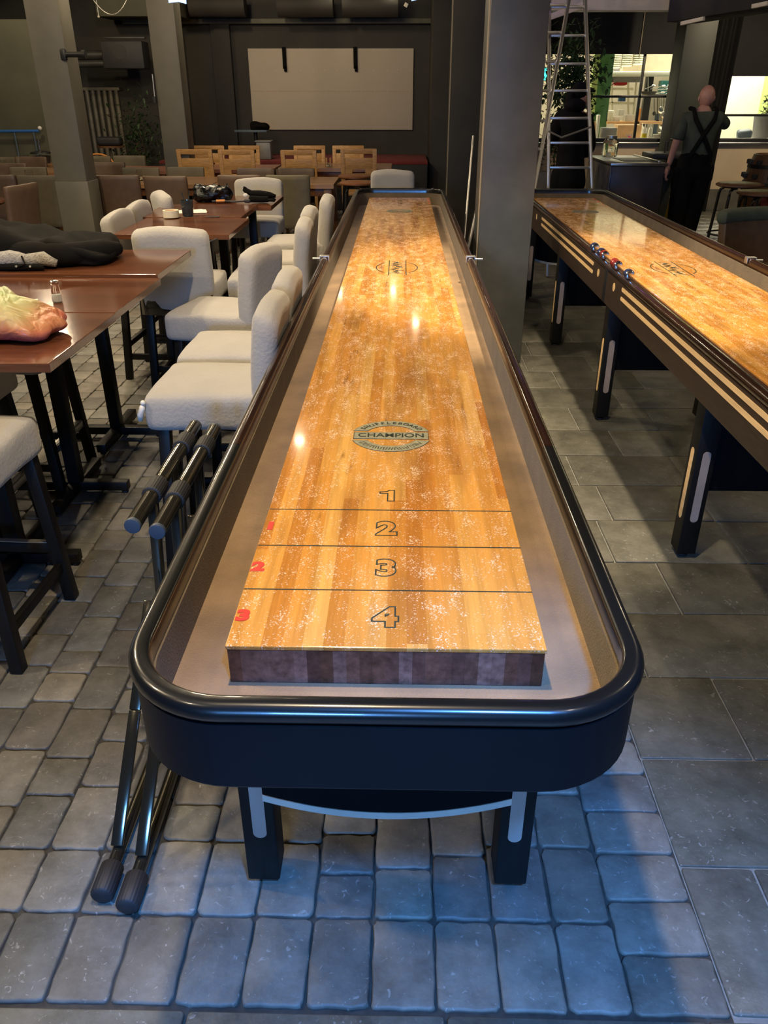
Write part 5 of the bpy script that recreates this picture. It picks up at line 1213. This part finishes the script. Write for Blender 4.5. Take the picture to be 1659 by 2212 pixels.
# ---------------------------------------------------------------- people
def skin(verts, edges, radii, sub=2):
    me = bpy.data.meshes.new('s'); me.from_pydata([Vector(v) for v in verts], edges, []); o = bpy.data.objects.new('s', me); COL.objects.link(o)
    m = o.modifiers.new('k', 'SKIN'); m.use_smooth_shade = True
    for i, r in enumerate(radii):
        v = me.skin_vertices[0].data[i]; v.radius = r if isinstance(r, tuple) else (r, r)
        v.use_root = (i == 0)
    s2_ = o.modifiers.new('u', 'SUBSURF'); s2_.levels = sub; s2_.render_levels = sub
    bpy.context.view_layer.update(); dg = bpy.context.evaluated_depsgraph_get()
    r = bpy.data.meshes.new_from_object(o.evaluated_get(dg)); bpy.data.objects.remove(o); bpy.data.meshes.remove(me); return r
def from_mesh(meshes, name, m, parent):
    bm = bmesh.new()
    for x in meshes:
        if isinstance(x, MB):
            tmp = bpy.data.meshes.new('q'); x.bm.to_mesh(tmp); x.bm.free(); x = tmp
        bm.from_mesh(x); bpy.data.meshes.remove(x)
    bmesh.ops.recalc_face_normals(bm, faces=bm.faces[:])
    me = bpy.data.meshes.new(name); bm.to_mesh(me); bm.free(); me.materials.append(m); me.polygons.foreach_set('use_smooth', [True]*len(me.polygons))
    o = bpy.data.objects.new(name, me); COL.objects.link(o); o.parent = parent; return o
def hand(mb, w_, d, side):
    """palm and five curled fingers hanging along direction d from wrist w_"""
    d = Vector(d).normalized(); s_ = Vector((0, 1, 0)) if abs(d.y) < .8 else Vector((1, 0, 0)); n_ = d.cross(s_).normalized()
    w_ = Vector(w_); mb.path([w_, w_+d*.03, w_+d*.085], [.022, .030, .032], seg=10)
    for k_ in range(4):
        b0 = w_+d*.085+s_*(-.027+.018*k_); l = (.060, .072, .068, .052)[k_]
        mb.path([b0-d*.01, b0+d*l*.5, b0+d*l*.85+n_*.014*side, b0+d*l*.95+n_*.03*side], [.0095, .009, .008, .006], seg=8)
    b0 = w_+d*.03-s_*.028; mb.path([b0, b0+d*.03-s_*.02, b0+d*.065-s_*.022], [.012, .011, .008], seg=8)
HX = 3.205; HY = 9.5
man = empty('person', 'bald person in green t-shirt, black braces and black work trousers, seen from behind', 'person', (HX, HY, 0))
# facing +Y (away); left side at -X
bv = [(0, 0, .90), (0, 0, 1.05), (0, .0, 1.20), (0, 0, 1.32), (0, 0, 1.41), (.02, .01, 1.47),
      (-.17, 0, 1.34), (-.235, 0, 1.10), (-.27, .03, .86), (.18, 0, 1.345), (.30, .10, 1.27), (.20, .33, 1.34),
      (-.09, 0, .84), (-.095, .02, .46), (-.10, 0, .09), (-.10, .12, .04), (.09, 0, .84), (.085, .04, .46), (.05, 0, .09), (.05, .12, .04)]
be = [(0, 1), (1, 2), (2, 3), (3, 4), (4, 5), (3, 6), (6, 7), (7, 8), (3, 9), (9, 10), (10, 11), (0, 12), (12, 13), (13, 14), (14, 15), (0, 16), (16, 17), (17, 18), (18, 19)]
br = [(.15, .11), (.14, .10), (.155, .105), (.15, .095), (.062, .062), (.058, .058), (.055, .05), .044, .028, (.055, .05), .045, .028, .085, .06, .042, .035, .085, .06, .042, .035]
hd = MB(); hc = Vector((.02, .015, 1.545)); hd.ball(hc, (.078, .097, .105), u=24, v=16); hd.ball(hc+Vector((0, .035, -.05)), (.055, .065, .065)); hd.ball(hc+Vector((0, .10, -.02)), (.012, .02, .022)); hd.ball(hc+Vector((0, .088, -.06)), (.025, .012, .008))
for sx in (-1, 1): hd.ball(hc+Vector((sx*.080, 0, -.02)), (.010, .018, .028), u=10, v=8); hd.ball(hc+Vector((sx*.03, .085, .0)), (.012, .008, .008), u=8, v=6)
hand(hd, (-.27, .03, .87), (-.12, .05, -1), 1); hand(hd, (.20, .33, 1.34), (-.3, 1, .2), 1)
from_mesh([skin(bv, be, br), hd], 'body', M['skin'], man)
sv = [(0, 0, .80), (0, 0, 1.02), (0, 0, 1.20), (0, 0, 1.33), (0, 0, 1.40), (-.17, 0, 1.34), (-.225, 0, 1.16), (-.232, 0, 1.12), (.18, 0, 1.345), (.29, .09, 1.275), (.30, .12, 1.275)]
se = [(0, 1), (1, 2), (2, 3), (3, 4), (3, 5), (5, 6), (6, 7), (3, 8), (8, 9), (9, 10)]
from_mesh([skin(sv, se, [(.168, .125), (.168, .125), (.182, .125), (.172, .115), (.075, .075), (.075, .068), .07, .072, (.075, .068), .065, .055])], 't_shirt', M['shirt'], man)
tv = [(0, 0, 1.06), (0, 0, .86), (-.09, 0, .82), (-.095, .02, .46), (-.10, 0, .08), (.09, 0, .82), (.085, .04, .46), (.055, 0, .08)]
from_mesh([skin(tv, [(0, 1), (1, 2), (2, 3), (3, 4), (1, 5), (5, 6), (6, 7)], [(.160, .122), (.20, .15), .135, .11, .085, .135, .11, .085])], 'trousers', M['trousers'], man)
q = MB()
q.path([(-.12, .06, 1.43), (-.115, -.05, 1.42), (-.10, -.118, 1.33), (0, -.133, 1.18), (.11, -.128, 1.00), (.12, -.12, .96)], .024, seg=6); q.path([(.13, .06, 1.43), (.125, -.05, 1.42), (.10, -.118, 1.33), (0, -.138, 1.17), (-.09, -.132, 1.00), (-.10, -.125, .96)], .024, seg=6); q.build('braces', M['trousers'], man, ang=80)
q = MB(); q.cushion((.17, -.02, .80), (.07, .12, .16), .02); q.build('tool_pocket', M['trousers'], man, ang=80)
q = MB(); q.cushion((-.19, -.03, .74), (.06, .10, .22), .02); q.build('tool_pocket', M['trousers'], man, ang=80)
q = MB()
for x in (-.10, .055): q.cushion((x, .05, .045), (.10, .28, .088), .035)
q.build('boots', M['rubber'], man, ang=80)

PX, PY = at(1240, 250, 9.0).x, 9.0
wm = empty('person', 'person in black hooded coat and cap tending the plants behind the ladder', 'person', (PX, PY, 0), 0)
bv = [(0, 0, .86), (.01, 0, 1.02), (0, 0, 1.18), (-.01, 0, 1.34), (.02, .0, 1.44), (.05, .02, 1.50), (-.14, .0, 1.34), (-.20, .05, 1.14), (-.14, .24, 1.15), (.14, 0, 1.33), (.19, .03, 1.08), (.16, .22, 1.0), (-.08, 0, .80), (-.08, 0, .42), (-.08, 0, .08), (-.08, .12, .04), (.08, 0, .80), (.08, 0, .42), (.08, 0, .08), (.08, .12, .04)]
be = [(0, 1), (1, 2), (2, 3), (3, 4), (4, 5), (3, 6), (6, 7), (7, 8), (3, 9), (9, 10), (10, 11), (0, 12), (12, 13), (13, 14), (14, 15), (0, 16), (16, 17), (17, 18), (18, 19)]
br = [(.15, .12), (.14, .11), (.15, .11), (.14, .1), .06, .055, .055, .045, .03, .055, .045, .03, .085, .06, .042, .035, .085, .06, .042, .035]
hd = MB(); hc = Vector((.06, .03, 1.56)); hd.ball(hc, (.076, .095, .10), u=24, v=16); hd.ball(hc+Vector((.055, .045, -.04)), (.045, .05, .055)); hd.ball(hc+Vector((.095, .07, -.02)), (.018, .016, .018)); hd.ball(hc+Vector((.07, .07, -.06)), (.02, .02, .008))
for sx in (-1, 1): hd.ball(hc+Vector((sx*.05+.0, -sx*.06, -.01)), (.012, .015, .026), u=10, v=8)
hand(hd, (-.14, .24, 1.15), (-.2, 1, -.2), 1); hand(hd, (.16, .22, 1.0), (.1, 1, -.3), 1)
from_mesh([skin(bv, be, br), hd], 'body', M['skin'], wm)
sv = [(.03, 0, .62), (.02, 0, .80), (0, 0, 1.0), (0, 0, 1.18), (-.01, 0, 1.35), (.01, -.01, 1.45), (-.14, 0, 1.34), (-.21, .05, 1.14), (-.15, .20, 1.15), (.14, 0, 1.33), (.20, .03, 1.08), (.17, .18, 1.0)]
se = [(0, 1), (1, 2), (2, 3), (3, 4), (4, 5), (4, 6), (6, 7), (7, 8), (4, 9), (9, 10), (10, 11)]
from_mesh([skin(sv, se, [(.24, .20), (.21, .17), (.185, .15), (.185, .145), (.17, .13), (.10, .10), (.085, .08), .075, .06, (.085, .08), .075, .06])], 'coat', M['trousers'], wm)
from_mesh([skin([(0, 0, .95), (0, 0, .85), (-.08, 0, .78), (-.08, 0, .42), (-.08, 0, .08), (.08, 0, .78), (.08, 0, .42), (.08, 0, .08)], [(0, 1), (1, 2), (2, 3), (3, 4), (1, 5), (5, 6), (6, 7)], [(.15, .13), (.18, .15), .12, .10, .08, .12, .10, .08])], 'trousers', M['trousers'], wm)
q = MB(); q.ball(hc+Vector((-.02, -.01, .03)), (.092, .11, .088)); q.cushion(hc+Vector((.08, .09, .03)), (.11, .09, .014), .006, M=Matrix.Rotation(-.9, 4, 'Z')); q.build('cap', M['trousers'], wm, ang=80)
q = MB(); q.ball((-.01, -.05, 1.46), (.11, .09, .07)); q.ball((-.06, -.02, 1.50), (.05, .06, .10)); q.build('hood', M['trousers'], wm, ang=80)
q = MB()
for x in (-.08, .08): q.cushion((x, .05, .045), (.10, .27, .088), .035)
q.build('boots', M['rubber'], wm, ang=80)
